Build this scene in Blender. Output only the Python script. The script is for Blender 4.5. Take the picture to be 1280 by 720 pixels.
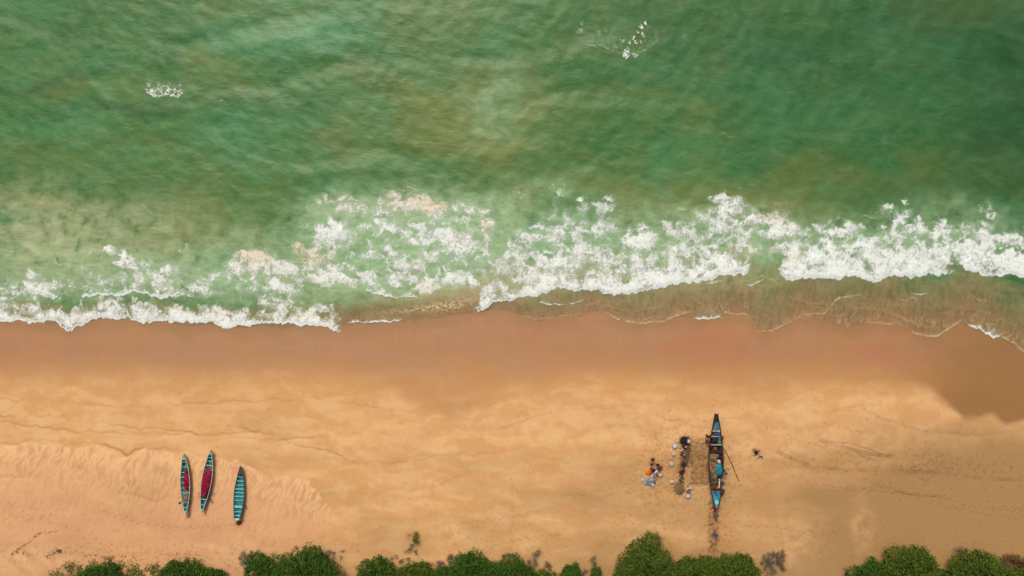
import bpy, bmesh, math, random
import numpy as np
from mathutils import Vector, Matrix
R = math.radians
for o in list(bpy.data.objects): bpy.data.objects.remove(o)
scene = bpy.context.scene
COL = scene.collection
random.seed(7)
# ------------------------------------------------------------------ camera, sky, sun, exposure
H = 100.0                                   # drone height in metres
PPM = 9.0                                   # survey scale: map units per metre at sea level
cam = bpy.data.cameras.new('camera'); cam.sensor_width = 36; cam.lens = 36 * H / (1280 / PPM)
cam.clip_end = 6000; cam.clip_start = 1
cam_o = bpy.data.objects.new('camera', cam); COL.objects.link(cam_o)
cam_o.location = (0, 0, H); scene.camera = cam_o
SUN_EL, SUN_AZ = 52, -18                    # azimuth measured clockwise from +Y (seaward)
world = bpy.data.worlds.new('World'); scene.world = world; world.use_nodes = True
wn = world.node_tree; bg = wn.nodes['Background']
sky = wn.nodes.new('ShaderNodeTexSky'); sky.sky_type = 'NISHITA'; sky.sun_disc = False
sky.sun_elevation = R(SUN_EL); sky.sun_rotation = R(SUN_AZ); sky.air_density = 0.7; sky.dust_density = 6.0; sky.ozone_density = 0.4
wn.links.new(sky.outputs[0], bg.inputs[0]); bg.inputs[1].default_value = 0.09
sl = bpy.data.lights.new('sun', 'SUN'); sl.energy = 1.5; sl.angle = R(14); sl.color = (1.0, .93, .82)
so = bpy.data.objects.new('sun', sl); COL.objects.link(so)
d = Vector((math.sin(R(SUN_AZ)) * math.cos(R(SUN_EL)), math.cos(R(SUN_AZ)) * math.cos(R(SUN_EL)), math.sin(R(SUN_EL))))
so.rotation_euler = d.to_track_quat('Z', 'Y').to_euler(); so.location = d * 200
vs = scene.view_settings; vs.view_transform = 'Standard'; vs.look = 'None'; vs.exposure = 0.22; vs.gamma = 1; vs.use_curve_mapping = False
scene.render.engine = 'CYCLES'

# ------------------------------------------------------------------ numeric helpers
_rng = np.random.RandomState(11)
PERM = np.concatenate([_rng.permutation(512)] * 2).astype(np.int32)
_ga = _rng.rand(512) * 2 * np.pi
GX, GY = np.cos(_ga).astype(np.float32), np.sin(_ga).astype(np.float32)
def perlin(x, y, s=0):
    x = np.asarray(x, np.float32) + s * 17.31; y = np.asarray(y, np.float32) - s * 9.77
    xi = np.floor(x).astype(np.int32); yi = np.floor(y).astype(np.int32)
    fx = x - xi; fy = y - yi
    a = PERM[xi & 511]; b = PERM[(xi + 1) & 511]; yy = yi & 511; y1 = (yi + 1) & 511
    def g(h, dx, dy): return GX[h] * dx + GY[h] * dy
    n00 = g(PERM[a + yy], fx, fy); n10 = g(PERM[b + yy], fx - 1, fy)
    n01 = g(PERM[a + y1], fx, fy - 1); n11 = g(PERM[b + y1], fx - 1, fy - 1)
    u = fx * fx * fx * (fx * (fx * 6 - 15) + 10); v = fy * fy * fy * (fy * (fy * 6 - 15) + 10)
    return ((n00 * (1 - u) + n10 * u) * (1 - v) + (n01 * (1 - u) + n11 * u) * v) * 1.5
def fbm(x, y, s=0, o=4, g=.5):
    t = 0; a = 1; n = 0
    for i in range(o):
        t = t + a * perlin(x * 2 ** i, y * 2 ** i, s + i * 3); n += a; a *= g
    return t / n * 1.35
def ridge(x, y, s=0, o=3, g=.55):
    t = 0; a = 1; n = 0
    for i in range(o):
        t = t + a * (1 - 2.2 * np.abs(perlin(x * 2 ** i, y * 2 ** i, s + i * 3))); n += a; a *= g
    return t / n
def sm(a, b, x):
    t = np.clip((x - a) / (b - a), 0, 1); return t * t * (3 - 2 * t)
def curve(pts):
    p = np.array(pts, float)
    xs = np.arange(p[0, 0], p[-1, 0] + 1, 1.0); ys = np.interp(xs, p[:, 0], p[:, 1])
    k = np.ones(5) / 5; ys = np.convolve(np.pad(ys, 2, 'edge'), k, 'valid')
    return lambda u: np.interp(u, xs, ys)
def blob(u, v, cx, cy, rx, ry, rot=0):
    c, s = math.cos(R(rot)), math.sin(R(rot)); du, dv = u - cx, v - cy
    return np.exp(-(((du * c + dv * s) / rx) ** 2 + ((-du * s + dv * c) / ry) ** 2))
def polydist(u, v, pts):
    best = np.full(np.shape(u), 1e9, np.float32)
    for (x0, y0), (x1, y1) in zip(pts[:-1], pts[1:]):
        dx, dy = x1 - x0, y1 - y0; L = dx * dx + dy * dy
        t = np.clip(((u - x0) * dx + (v - y0) * dy) / L, 0, 1)
        best = np.minimum(best, np.hypot(u - x0 - t * dx, v - y0 - t * dy))
    return best
# beach profile: height of the sand against map row v
PV = np.array([-99999, -4000, 0, 300, 360, 400, 440, 490, 560, 650, 720, 900, 1500, 99999], float)
PZ = np.array([-40, -25, -5, -1.6, -.45, -.03, .22, .62, 1.05, 1.45, 1.8, 2.6, 4, 5], float)
def zs(v): return np.interp(v, PV, PZ)
def uv_of(x, y):                            # map coordinates of a ground point
    v = 360 - PPM * y; z = zs(v)
    for _ in range(2):
        k = 1 - z / H; v = 360 - PPM * y / k; z = zs(v)
    return 640 + PPM * x / (1 - z / H), v
def W(u, v, z=None):                        # ground point of map coordinates
    zz = float(zs(v)) if z is None else z
    k = 1 - float(zs(v)) / H
    return Vector(((u - 640) / PPM * k, (360 - v) / PPM * k, zz))

# ------------------------------------------------------------------ mesh / object helpers
def link(name, me, mat=None, parent=None):
    o = bpy.data.objects.new(name, me); COL.objects.link(o)
    if mat:
        for m in (mat if isinstance(mat, (list, tuple)) else [mat]): me.materials.append(m)
    if parent: o.parent = parent
    return o
def tag(o, label=None, cat=None, group=None, kind=None):
    for k, x in (('label', label), ('category', cat), ('group', group), ('kind', kind)):
        if x: o[k] = x
    return o
def empty(name, loc=(0, 0, 0), rz=0):
    o = bpy.data.objects.new(name, None); COL.objects.link(o); o.location = loc; o.rotation_euler = (0, 0, rz)
    o.empty_display_size = .3
    return o
def mesh_np(name, co, quads, smooth=True):
    me = bpy.data.meshes.new(name); n = len(quads); q = quads.shape[1]
    me.vertices.add(len(co)); me.vertices.foreach_set('co', np.ascontiguousarray(co, np.float32).ravel())
    me.loops.add(n * q); me.loops.foreach_set('vertex_index', np.ascontiguousarray(quads, np.int32).ravel())
    me.polygons.add(n); me.polygons.foreach_set('loop_start', np.arange(0, n * q, q, dtype=np.int32))
    me.polygons.foreach_set('use_smooth', np.full(n, smooth))
    me.update(calc_edges=True); return me
def attr(me, name, arr):
    a = me.attributes.new(name, 'FLOAT', 'POINT'); a.data.foreach_set('value', np.ascontiguousarray(arr, np.float32).ravel())
def grid_faces(nx, ny):
    i = np.arange(nx * ny, dtype=np.int32).reshape(ny, nx)
    return np.stack([i[:-1, :-1], i[:-1, 1:], i[1:, 1:], i[1:, :-1]], -1).reshape(-1, 4)
def dense_axis(a, b, step, far0, far1):
    core = np.arange(a, b + step / 2, step); lo, hi = [], []
    s, x = step, core[0]
    while x > far0: s *= 1.5; x -= s; lo.append(x)
    s, x = step, core[-1]
    while x < far1: s *= 1.5; x += s; hi.append(x)
    return np.array(lo[::-1] + list(core) + hi)
class MB:                                   # collects simple shapes into one mesh
    def __init__(s): s.v = []; s.f = []; s.mi = []
    def add(s, v, f, mi=0):
        b = len(s.v); s.v += [tuple(p) for p in v]; s.f += [tuple(i + b for i in q) for q in f]; s.mi += [mi] * len(f)
    def box(s, c, size, rz=0, mi=0, tilt=0):
        m = Matrix.Rotation(rz, 3, 'Z') @ Matrix.Rotation(tilt, 3, 'X'); c = Vector(c)
        P = [c + m @ Vector((x * size[0] / 2, y * size[1] / 2, z * size[2] / 2)) for z in (-1, 1) for x, y in ((-1, -1), (1, -1), (1, 1), (-1, 1))]
        s.add(P, [(3, 2, 1, 0), (4, 5, 6, 7), (0, 1, 5, 4), (1, 2, 6, 5), (2, 3, 7, 6), (3, 0, 4, 7)], mi)
    def tube(s, pts, rad, n=6, mi=0, cap=True):
        pts = [Vector(p) for p in pts]; rad = rad if isinstance(rad, (list, tuple)) else [rad] * len(pts); b = len(s.v)
        for i, p in enumerate(pts):
            t = (pts[min(i + 1, len(pts) - 1)] - pts[max(i - 1, 0)])
            if t.length < 1e-6: t = Vector((0, 0, 1))
            t.normalize(); a = t.cross(Vector((0, 0, 1)))
            if a.length < .1: a = t.cross(Vector((1, 0, 0)))
            a.normalize(); c = t.cross(a)
            for k in range(n):
                w = 2 * math.pi * k / n; s.v.append(tuple(p + (a * math.cos(w) + c * math.sin(w)) * rad[i]))
        for i in range(len(pts) - 1):
            for k in range(n):
                j = (k + 1) % n; s.f.append((b + i * n + k, b + i * n + j, b + (i + 1) * n + j, b + (i + 1) * n + k)); s.mi.append(mi)
        if cap:
            s.f.append(tuple(b + k for k in range(n))[::-1]); s.f.append(tuple(b + (len(pts) - 1) * n + k for k in range(n))); s.mi += [mi] * 2
    def lathe(s, prof, n=14, c=(0, 0, 0), mi=0):
        b = len(s.v)
        for r, z in prof:
            for k in range(n):
                w = 2 * math.pi * k / n; s.v.append((c[0] + r * math.cos(w), c[1] + r * math.sin(w), c[2] + z))
        for i in range(len(prof) - 1):
            for k in range(n):
                j = (k + 1) % n; s.f.append((b + i * n + k, b + i * n + j, b + (i + 1) * n + j, b + (i + 1) * n + k)); s.mi.append(mi)
    def ball(s, c, r, n=8, mi=0, squash=(1, 1, 1)):
        c = Vector(c); b = len(s.v); m = n // 2 + 1
        for i in range(m + 1):
            ph = math.pi * i / m
            for k in range(n):
                w = 2 * math.pi * k / n
                s.v.append((c.x + r * squash[0] * math.sin(ph) * math.cos(w), c.y + r * squash[1] * math.sin(ph) * math.sin(w), c.z + r * squash[2] * math.cos(ph)))
        for i in range(m):
            for k in range(n):
                j = (k + 1) % n; s.f.append((b + i * n + k, b + (i + 1) * n + k, b + (i + 1) * n + j, b + i * n + j)); s.mi.append(mi)
    def build(s, name, mat=None, parent=None, smooth=False):
        me = bpy.data.meshes.new(name); me.from_pydata(s.v, [], s.f)
        me.polygons.foreach_set('material_index', s.mi)
        if smooth: me.polygons.foreach_set('use_smooth', [True] * len(s.f))
        me.update(); return link(name, me, mat, parent)

# ------------------------------------------------------------------ materials
def srgb(r, g, b, k=1.0):
    f = lambda c: (c / 12.92 if c <= .04045 else ((c + .055) / 1.055) ** 2.4)
    return (f(r / 255) * k, f(g / 255) * k, f(b / 255) * k, 1)
class NT:
    def __init__(s, name):
        s.m = bpy.data.materials.new(name); s.m.use_nodes = True; s.t = s.m.node_tree; s.b = s.t.nodes['Principled BSDF']
    def n(s, ty, **kw):
        x = s.t.nodes.new(ty)
        for k, val in kw.items(): setattr(x, k, val)
        return x
    def l(s, a, b): s.t.links.new(a, b)
    def put(s, sock, x):
        if hasattr(x, 'is_output'): s.l(x, sock)
        else: sock.default_value = x
    def at(s, name): return s.n('ShaderNodeAttribute', attribute_name=name).outputs['Fac']
    def mix(s, f, a, b, mode='MIX'):
        x = s.n('ShaderNodeMix', data_type='RGBA', blend_type=mode); x.clamp_factor = True
        s.put(x.inputs['Factor'], f); s.put(x.inputs['A'], a); s.put(x.inputs['B'], b); return x.outputs['Result']
    def math(s, op, a, b=0.0, c=None, clamp=False):
        x = s.n('ShaderNodeMath', operation=op); x.use_clamp = clamp; s.put(x.inputs[0], a); s.put(x.inputs[1], b)
        if c is not None: s.put(x.inputs[2], c)
        return x.outputs[0]
    def ramp(s, f, a, b):
        x = s.n('ShaderNodeMapRange', interpolation_type='SMOOTHSTEP'); s.put(x.inputs['Value'], f)
        x.inputs['From Min'].default_value = a; x.inputs['From Max'].default_value = b; return x.outputs['Result']
    def coord(s, scale=(1, 1, 1), rot=(0, 0, 0), obj=False):
        if obj: p = s.n('ShaderNodeTexCoord').outputs['Object']
        else: p = s.n('ShaderNodeNewGeometry').outputs['Position']
        x = s.n('ShaderNodeMapping'); s.l(p, x.inputs['Vector']); x.inputs['Scale'].default_value = scale; x.inputs['Rotation'].default_value = rot
        return x.outputs[0]
    def noise(s, vec, scale=1, detail=4, rough=.55, dist=0):
        x = s.n('ShaderNodeTexNoise'); s.l(vec, x.inputs['Vector']); x.inputs['Scale'].default_value = scale; x.inputs['Detail'].default_value = detail
        x.inputs['Roughness'].default_value = rough; x.inputs['Distortion'].default_value = dist; return x.outputs['Fac']
    def bump(s, h, strength=.5, dist=.05, prev=None):
        x = s.n('ShaderNodeBump'); x.inputs['Strength'].default_value = strength; x.inputs['Distance'].default_value = dist; s.l(h, x.inputs['Height'])
        if prev: s.l(prev, x.inputs['Normal'])
        return x.outputs[0]
    def out(s, color=None, rough=None, normal=None, alpha=None, spec=None):
        for k, x in (('Base Color', color), ('Roughness', rough), ('Normal', normal), ('Alpha', alpha), ('Specular IOR Level', spec)):
            if x is not None: s.put(s.b.inputs[k], x)
        return s.m
_mc = {}
def paint(rgb, rough=.6, wear=.35, scale=9, dirt=(90, 75, 55)):
    key = (rgb, rough, wear, scale, dirt)
    if key not in _mc:
        t = NT('paint'); c = t.coord(obj=True); n = t.noise(c, scale, 5, .65); n2 = t.noise(c, scale * .3, 3)
        col = t.mix(t.math('MULTIPLY', t.ramp(n, .48, .72), wear), srgb(*rgb), srgb(*dirt))
        col = t.mix(t.math('MULTIPLY', t.ramp(n2, .35, .7), wear * .6), col, srgb(*[int(x * .75) for x in rgb]))
        _mc[key] = t.out(col, rough, t.bump(n, .3, .01))
    return _mc[key]

# ------------------------------------------------------------------ the beach
shore = curve([(-700, 400), (-40, 398), (0, 400), (40, 401), (85, 410), (110, 402), (165, 398), (220, 405), (300, 410), (370, 406), (425, 409), (470, 404),
               (500, 401), (560, 396), (600, 391), (625, 389), (650, 396), (670, 400), (700, 395), (735, 388), (757, 392), (775, 401), (800, 404), (820, 402), (849, 394), (870, 397),
               (905, 397), (915, 392), (935, 395), (940, 403), (952, 414), (965, 413), (978, 408), (1000, 397), (1030, 404), (1060, 410), (1090, 404), (1120, 406), (1150, 418), (1165, 422),
               (1180, 416), (1192, 406), (1205, 403), (1225, 412), (1248, 422), (1262, 428), (1275, 438), (1290, 446), (1330, 450), (2000, 440)])
wetline = curve([(-700, 478), (0, 478), (120, 474), (260, 478), (360, 474), (430, 480), (490, 490), (530, 513), (560, 522), (590, 514), (640, 492), (700, 482), (760, 476), (850, 480),
                 (900, 492), (960, 498), (1020, 488), (1100, 486), (1160, 488), (1185, 505), (1205, 524), (1225, 521), (1240, 516), (1258, 529), (1280, 523), (1330, 528), (2000, 520)])
wetsoft = curve([(-700, 26), (380, 26), (470, 20), (540, 9), (580, 9), (660, 22), (900, 20), (1100, 20), (1170, 12), (1200, 6), (1280, 6), (2000, 6)])
rough_edge = curve([(-700, 560), (0, 561), (40, 553), (70, 554), (85, 560), (105, 557), (130, 560), (150, 572), (165, 574), (180, 560), (205, 564), (230, 575), (285, 572), (310, 583), (335, 600), (360, 596), (385, 602), (410, 630), (430, 665), (445, 720), (2000, 900)])
def shore_jag(u): return 2.2 * fbm(u / 14, u * 0 + 3.3, 4, 3) + 5 * fbm(u / 60, u * 0 + 9.1, 5, 2)

xs = dense_axis(-76, 76, .125, -3000, 3000); ys = dense_axis(-46, -1.5, .125, -3000, 60)
X, Y = np.meshgrid(xs, ys); U, V = uv_of(X, Y); Z = zs(V)
wu = U + 14 * fbm(U / 60, V / 40, 20, 3); wv = V + 9 * fbm(U / 50, V / 35, 21, 3)
e = shore(U) + shore_jag(U)
wet = (1 - .45 * sm(440, 500, V) * sm(1180, 1100, U)) * (1 - sm(-1, 1, (V + 4 * fbm(U / 40, V / 30, 22, 3) - wetline(U)) / wetsoft(U)))
# residual dampness between the last and the highest swash
damp = .30 * sm(0, 1, (545 - V) / 60 + .5 * fbm(wu / 130, wv / 26, 23, 4)) * (1 - sm(900, 1000, U)) * .4
film = 1 - sm(0, 22, V - e + 6 * fbm(U / 30, V / 20, 25, 3))               # freshly wetted margin
d_r = V + 6 * fbm(U / 16, V / 16, 26, 3) - rough_edge(U)
roughm = sm(-1.5, 2.5, d_r) * (1 - sm(395, 450, U + .3 * (V - 600)))
ang = (U * .55 + V * 1.0)
rill = ridge((U + .45 * V + 5 * fbm(U / 20, V / 20, 28, 2)) / 7, (V - .3 * U) / 26, 27, 2) * roughm * np.exp(-np.clip(d_r, 0, 999) / 45)
pink = np.clip(roughm * .9 + .45 * fbm(wu / 110, wv / 50, 29, 3), 0, 1)
olive = np.clip(1.1 * sm(900, 1230, U) * sm(490, 590, V) + sm(380, 900, U) * .5 * sm(520, 640, V) + .3 * sm(640, 720, V) + .5 * fbm(wu / 150, wv / 40, 30, 4) * sm(480, 540, V), 0, 1.2)  # olive sand tone, with vignette darkening to the lower right painted in
# old swash lines and scarplets
lines = np.zeros_like(U); pale = np.zeros_like(U)
rs = np.random.RandomState(5)
def swash_line(pts, w, a, jag=5, sd=0):
    f = curve(pts); m = sm(pts[0][0], pts[0][0] + 40, U) * (1 - sm(pts[-1][0] - 40, pts[-1][0], U))
    dd = V - f(U) + jag * ridge(U / 55, V * 0 + sd, 31 + sd, 3) + jag * .5 * fbm(U / 15, V / 15, 33 + sd, 3)
    brk = .25 + .75 * sm(-.3, .5, fbm(U / 70, V / 40, 35 + sd, 2))
    return np.exp(-(dd / w) ** 2) * m * a * brk, np.clip(np.exp(-np.abs(dd) / (9 * w)) * (dd > 0), 0, 1) * m * a * .5 * brk
for i, (pts, w, a) in enumerate([
        ([(-90, 520), (0, 524), (60, 522), (120, 530), (200, 540), (280, 548), (360, 552), (420, 545)], 1.2, .8),
        ([(-90, 533), (0, 530), (80, 540), (150, 543), (230, 545), (300, 540), (350, 535)], 1.1, .7),
        ([(-90, 558), (0, 557), (40, 551), (85, 556), (130, 558), (160, 571), (182, 558), (230, 566), (310, 580), (340, 597)], 1.6, 1.0),
        ([(270, 530), (330, 545), (400, 565), (450, 578), (500, 582), (560, 572), (640, 566)], 1.4, .8),
        ([(-90, 500), (60, 503), (160, 512), (260, 506), (380, 500), (480, 512), (560, 528), (640, 500)], 1.3, .45),
        ([(600, 545), (680, 520), (760, 512), (850, 530), (930, 545)], 1.3, .45),
        ([(400, 560), (430, 600), (470, 615), (540, 610), (600, 590), (660, 585)], 2.0, .35),
        ([(1000, 520), (1080, 515), (1150, 540), (1220, 548), (1280, 541), (1380, 548)], 1.6, .5),
        ([(-90, 590), (40, 600), (100, 585), (140, 615), (200, 625), (300, 620)], 1.8, .35),
        ([(900, 430), (960, 423), (1010, 431), (1060, 428), (1100, 420)], 1.1, .5), ([(-40, 410), (40, 416), (110, 412), (160, 408)], .8, .7), ([(150, 408), (230, 418), (330, 416)], .8, .6)]):
    a1, p1 = swash_line(pts, w, a, 5, i); lines += a1; pale += p1
ochre = np.clip(sm(430, 490, V + 14 * fbm(wu / 70, wv / 30, 44, 3)) * .75 + .3 * fbm(wu / 90, wv / 40, 45, 3), 0, 1)
umber = np.clip(sm(1060, 1260, U + .8 * (V - 460) + 30 * fbm(wu / 60, wv / 40, 46, 3)), 0, 1) * .85 + .12 * blob(U, V, 560, 500, 60, 26)
umber = np.clip(umber, 0, 1); barcs = np.zeros_like(U)
for k in range(9):
    f0 = e + 10 + 9 * k + 12 * np.abs(perlin(U / 95 + k * 3.7, V * 0 + k, 47)) * -1 + 3 * fbm(U / 30, V * 0 + k, 48, 2)
    barcs += np.exp(-((V - f0) / .9) ** 2) * sm(-.05, .4, perlin(U / 70, V * 0 + 9.3 * k, 49)) * (.6 - .045 * k)
lines = lines + .45 * barcs * wet; pale = pale + .15 * np.roll(barcs, 2, 0) * wet
mottle = fbm(wu / 45, wv / 16, 40, 4)
Z = Z + .02 * fbm(U / 40, V / 25, 41, 3) + .012 * fbm(X * 2.2, Y * 2.2, 42, 2) * (1 - wet) + .035 * rill - .02 * np.clip(lines, 0, 1) + .03 * roughm
# footprints, cart tracks and trampled ground, pressed into the mesh
dark = np.zeros_like(U)
def stamp(u, v, ru, rv, rot, depth, dk):
    p = W(u, v); i0 = np.searchsorted(xs, p.x); j0 = np.searchsorted(ys, p.y); w = 5
    if i0 < w or j0 < w or i0 > len(xs) - w or j0 > len(ys) - w: return
    sx, sy = slice(i0 - w, i0 + w), slice(j0 - w, j0 + w)
    bl = blob(X[sy, sx], Y[sy, sx], p.x, p.y, ru, rv, rot)
    Z[sy, sx] -= depth * bl; dark[sy, sx] = np.maximum(dark[sy, sx], dk * bl)
def trail(pts, step=5, off=2.2, dk=.55, jit=1.5):
    pts = np.array(pts, float); seg = np.hypot(*np.diff(pts, axis=0).T); cum = np.concatenate([[0], np.cumsum(seg)])
    for k, s_ in enumerate(np.arange(0, cum[-1], step)):
        u = np.interp(s_, cum, pts[:, 0]); v = np.interp(s_, cum, pts[:, 1]); v2 = np.interp(s_ + 2, cum, pts[:, 1])
        a = math.degrees(math.atan2(-(v2 - v), 2))
        stamp(u + rs.randn() * jit * .5, v + (off if k % 2 else -off) * .5 + rs.randn() * jit * .5, .17, .085, a, .04, dk * rs.uniform(.4, 1.1))
for pts in ([(1010, 603), (1060, 612), (1110, 616), (1170, 620), (1215, 634), (1280, 640)], [(1085, 600), (1140, 617), (1190, 622)], [(960, 575), (1000, 585), (1040, 592)],
            [(922, 657), (960, 659), (1000, 664), (1060, 668)], [(1040, 611), (1100, 612), (1170, 630), (1240, 645), (1330, 652)], [(1255, 634), (1330, 645)],
            [(640, 600), (641, 640), (640, 690)], [(580, 655), (620, 648), (660, 645)], [(590, 690), (640, 676), (700, 668)], [(1030, 530), (1075, 540), (1090, 560)], [(985, 545), (1010, 556), (1035, 560)],
            [(905, 590), (930, 575), (946, 568)], [(820, 606), (826, 640), (832, 668)], [(800, 600), (760, 612), (700, 622)], [(130, 640), (180, 655), (230, 660), (300, 655)]):
    trail(pts)
def scatter(n, cu, cv, su, sv, dk=.6, box=False):
    for _ in range(n):
        if box: u, v = rs.uniform(cu - su, cu + su), rs.uniform(cv - sv, cv + sv)
        else: u, v = cu + rs.randn() * su, cv + rs.randn() * sv
        stamp(u, v, rs.uniform(.10, .18), rs.uniform(.07, .12), rs.uniform(0, 180), rs.uniform(.02, .05), dk * rs.uniform(.3, 1.1))
scatter(420, 875, 578, 11, 30, .7, True); scatter(420, 840, 582, 22, 26, .5); scatter(240, 900, 585, 12, 34, .55); scatter(330, 892, 660, 6, 32, .85, True); scatter(90, 895, 665, 18, 14, .5)
scatter(100, 815, 592, 14, 16, .6); scatter(150, 860, 630, 40, 20, .35); scatter(120, 945, 572, 40, 25, .3); scatter(160, 1150, 580, 70, 10, .7); scatter(130, 1120, 585, 90, 35, .45); scatter(60, 1190, 600, 60, 30, .6)
scatter(260, 700, 690, 260, 12, .35); scatter(300, 560, 640, 150, 30, .2); scatter(250, 180, 690, 110, 8, .45); scatter(200, 1080, 680, 120, 14, .3); scatter(60, 805, 655, 50, 12, .4); scatter(90, 20, 645, 45, 9, .5)
wheel = np.zeros_like(U)
for pts in ([(1024, 551), (1050, 560), (1085, 568), (1116, 572)], [(1026, 549.5), (1052, 558), (1087, 566), (1118, 570)], [(970, 566), (1010, 584), (1060, 589), (1120, 589), (1180, 594), (1230, 599), (1330, 602)],
            [(972, 564), (1012, 582), (1060, 586.6), (1120, 586.6), (1180, 591), (1230, 596.5), (1330, 600)], [(1060, 560), (1100, 580), (1160, 602)], [(1090, 605), (1130, 617), (1170, 621)], [(1035, 552), (1062, 554), (1115, 572)]):
    bx = (U > pts[0][0] - 5) & (U < pts[-1][0] + 5) & (V > 540) & (V < 640)
    wheel[bx] = np.maximum(wheel[bx], np.exp(-(polydist(U[bx] + 1.2 * fbm(U[bx] / 12, V[bx] / 12, 50, 2), V[bx] + 1.5 * fbm(U[bx] / 20, V[bx] / 20, 51, 2), pts) / .8) ** 2) * (.3 + .7 * sm(-.4, .4, fbm(U[bx] / 25, V[bx] / 25, 52, 2))))
tram = .55 * blob(U, V, 875, 578, 13, 34) + .35 * blob(U, V, 852, 582, 16, 34) + .45 * blob(U, V, 892, 660, 9, 36) + .3 * blob(U, V, 900, 585, 14, 40) + .25 * blob(U, V, 1150, 583, 90, 10)
for cx, cy, rx, ry, a in ((1076, 655, 12, 40, .35), (560, 668, 18, 20, .7), (170, 520, 120, 16, .4), (760, 525, 140, 20, .5), (470, 530, 60, 18, .4), (300, 690, 40, 16, .5), (1040, 545, 160, 18, .35), (990, 680, 30, 30, .4), (30, 700, 60, 16, .6), (790, 690, 20, 30, .5)):
    pale += a * blob(wu, wv, cx, cy, rx, ry) * np.clip(.6 + 1.1 * fbm(U / 14, V / 14, 55, 4), 0, 1.2)
dark = np.clip(dark + .55 * wheel + tram * (.35 + .9 * np.clip(fbm(U / 5, V / 5, 53, 2), -.3, 1)), 0, 1)
Z -= .02 * wheel
me = mesh_np('beach', np.stack([X, Y, Z], -1).reshape(-1, 3), grid_faces(len(xs), len(ys)))
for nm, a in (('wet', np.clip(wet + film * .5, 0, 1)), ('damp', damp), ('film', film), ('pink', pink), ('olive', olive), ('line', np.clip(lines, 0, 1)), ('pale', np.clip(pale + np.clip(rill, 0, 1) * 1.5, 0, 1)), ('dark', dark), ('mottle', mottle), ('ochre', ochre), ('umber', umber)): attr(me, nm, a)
t = NT('beach_sand'); P = t.coord()
fine = t.noise(P, 3.0, 5, .7); med = t.noise(P, .35, 5, .6, 1.2); grain = t.noise(P, 14, 3, .7)
stre = t.noise(t.coord((1.6, .08, 1)), 1.0, 4, .6)
stre2 = t.noise(t.coord((.05, .5, 1)), 1.0, 4, .6, .6)
col = t.mix(t.ramp(t.math('ADD', t.math('MULTIPLY', t.at('mottle'), .5), med), .25, .85), srgb(207, 157, 101), srgb(219, 176, 122))
col = t.mix(t.math('MULTIPLY', t.at('pink'), .8), col, srgb(206, 152, 112))
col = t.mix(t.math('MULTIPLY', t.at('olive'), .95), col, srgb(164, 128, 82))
col = t.mix(t.at('pale'), col, srgb(226, 182, 128))
col = t.mix(t.math('MULTIPLY', t.at('line'), .75), col, srgb(156, 108, 64))
col = t.mix(t.at('damp'), col, srgb(190, 128, 70))
wetc = t.mix(t.ramp(stre, .2, .8), srgb(164, 121, 87), srgb(171, 127, 92))
wetc = t.mix(t.ramp(stre2, .35, .75), wetc, srgb(167, 123, 80))
wetc = t.mix(t.math('MULTIPLY', t.ramp(t.noise(t.coord((.05, .14, 1)), 1, 3), .5, .75), .7), wetc, srgb(178, 108, 76))
wetc = t.mix(t.at('ochre'), wetc, srgb(178, 126, 68))
wetc = t.mix(t.at('umber'), wetc, srgb(140, 102, 58))
col = t.mix(t.math('MULTIPLY', t.at('wet'), .95), col, wetc)
col = t.mix(t.math('MULTIPLY', t.at('film'), .6), col, srgb(148, 112, 72))
col = t.mix(t.math('MULTIPLY', t.at('dark'), .85), col, srgb(92, 62, 34))
col = t.mix(t.math('MULTIPLY', t.math('MULTIPLY', t.ramp(fine, .56, .72), t.math('SUBTRACT', 1, t.at('wet'))), .36), col, srgb(142, 102, 62))
col = t.mix(t.math('MULTIPLY', t.ramp(grain, .6, .8), .2), col, srgb(238, 205, 160))
rgh = t.math('SUBTRACT', .95, t.math('MULTIPLY', t.at('wet'), .5))
bm1 = t.bump(fine, .35, .05); bm1 = t.bump(grain, .25, .02, bm1)
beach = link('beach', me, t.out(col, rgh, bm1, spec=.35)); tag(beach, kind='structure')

# ------------------------------------------------------------------ the sea
xs2 = dense_axis(-76, 76, .2, -3000, 3000); ys2 = dense_axis(-11, 46, .2, -14, 3000)
ys2 = ys2[ys2 > -13]
X, Y = np.meshgrid(xs2, ys2); U, V = uv_of(X, np.minimum(Y, 60)); V = np.where(Y > 60, 360 - PPM * Y, V)
fade = np.exp(-np.clip(np.abs(X) - 80, 0, None) / 200) * np.exp(-np.clip(Y - 60, 0, None) / 200)
def swell(X, Y):
    U, V = 640 + 9 * X, 360 - 9 * Y
    ph = V / 9 + .10 * X + 6 * fbm(U / 260, V / 160, 60, 3)
    a = .03 + .10 * sm(0, .6, fbm(U / 200, V / 60, 61, 2))
    s = np.sin(ph * 2 * np.pi / 9.5)
    z = a * (s + .35 * np.sin(ph * 4 * np.pi / 9.5 + .6))
    ph2 = (X * .75 - Y * .66) + 1.2 * fbm(U / 60, V / 60, 62, 2)
    z = z + .018 * np.sin(ph2 * 2 * np.pi / 2.6) * (.4 + .6 * sm(-.4, .4, fbm(U / 120, V / 90, 63, 2)))
    z = z + .09 * fbm((U + V * .5) / 34, (V - .4 * U) / 18, 64, 4)
    return z * sm(395, 330, V)
def water_z(X, Y, U, V):
    sh = np.clip((V - (shore(U) - 26)) / 26, 0, 1)
    z = swell(X, Y) * (1 - sh)
    return np.maximum(z, zs(V) + .035 + .05 * fbm(U / 40, V / 25, 41, 3))
Zw = water_z(X, Y, U, V) * 1.0
e = shore(U) + shore_jag(U); dsh = e - V
fw = np.interp(U, [-700, 380, 480, 600, 700, 930, 1000, 1280, 2000], [26, 30, 40, 22, 45, 50, 75, 75, 75])
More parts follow.
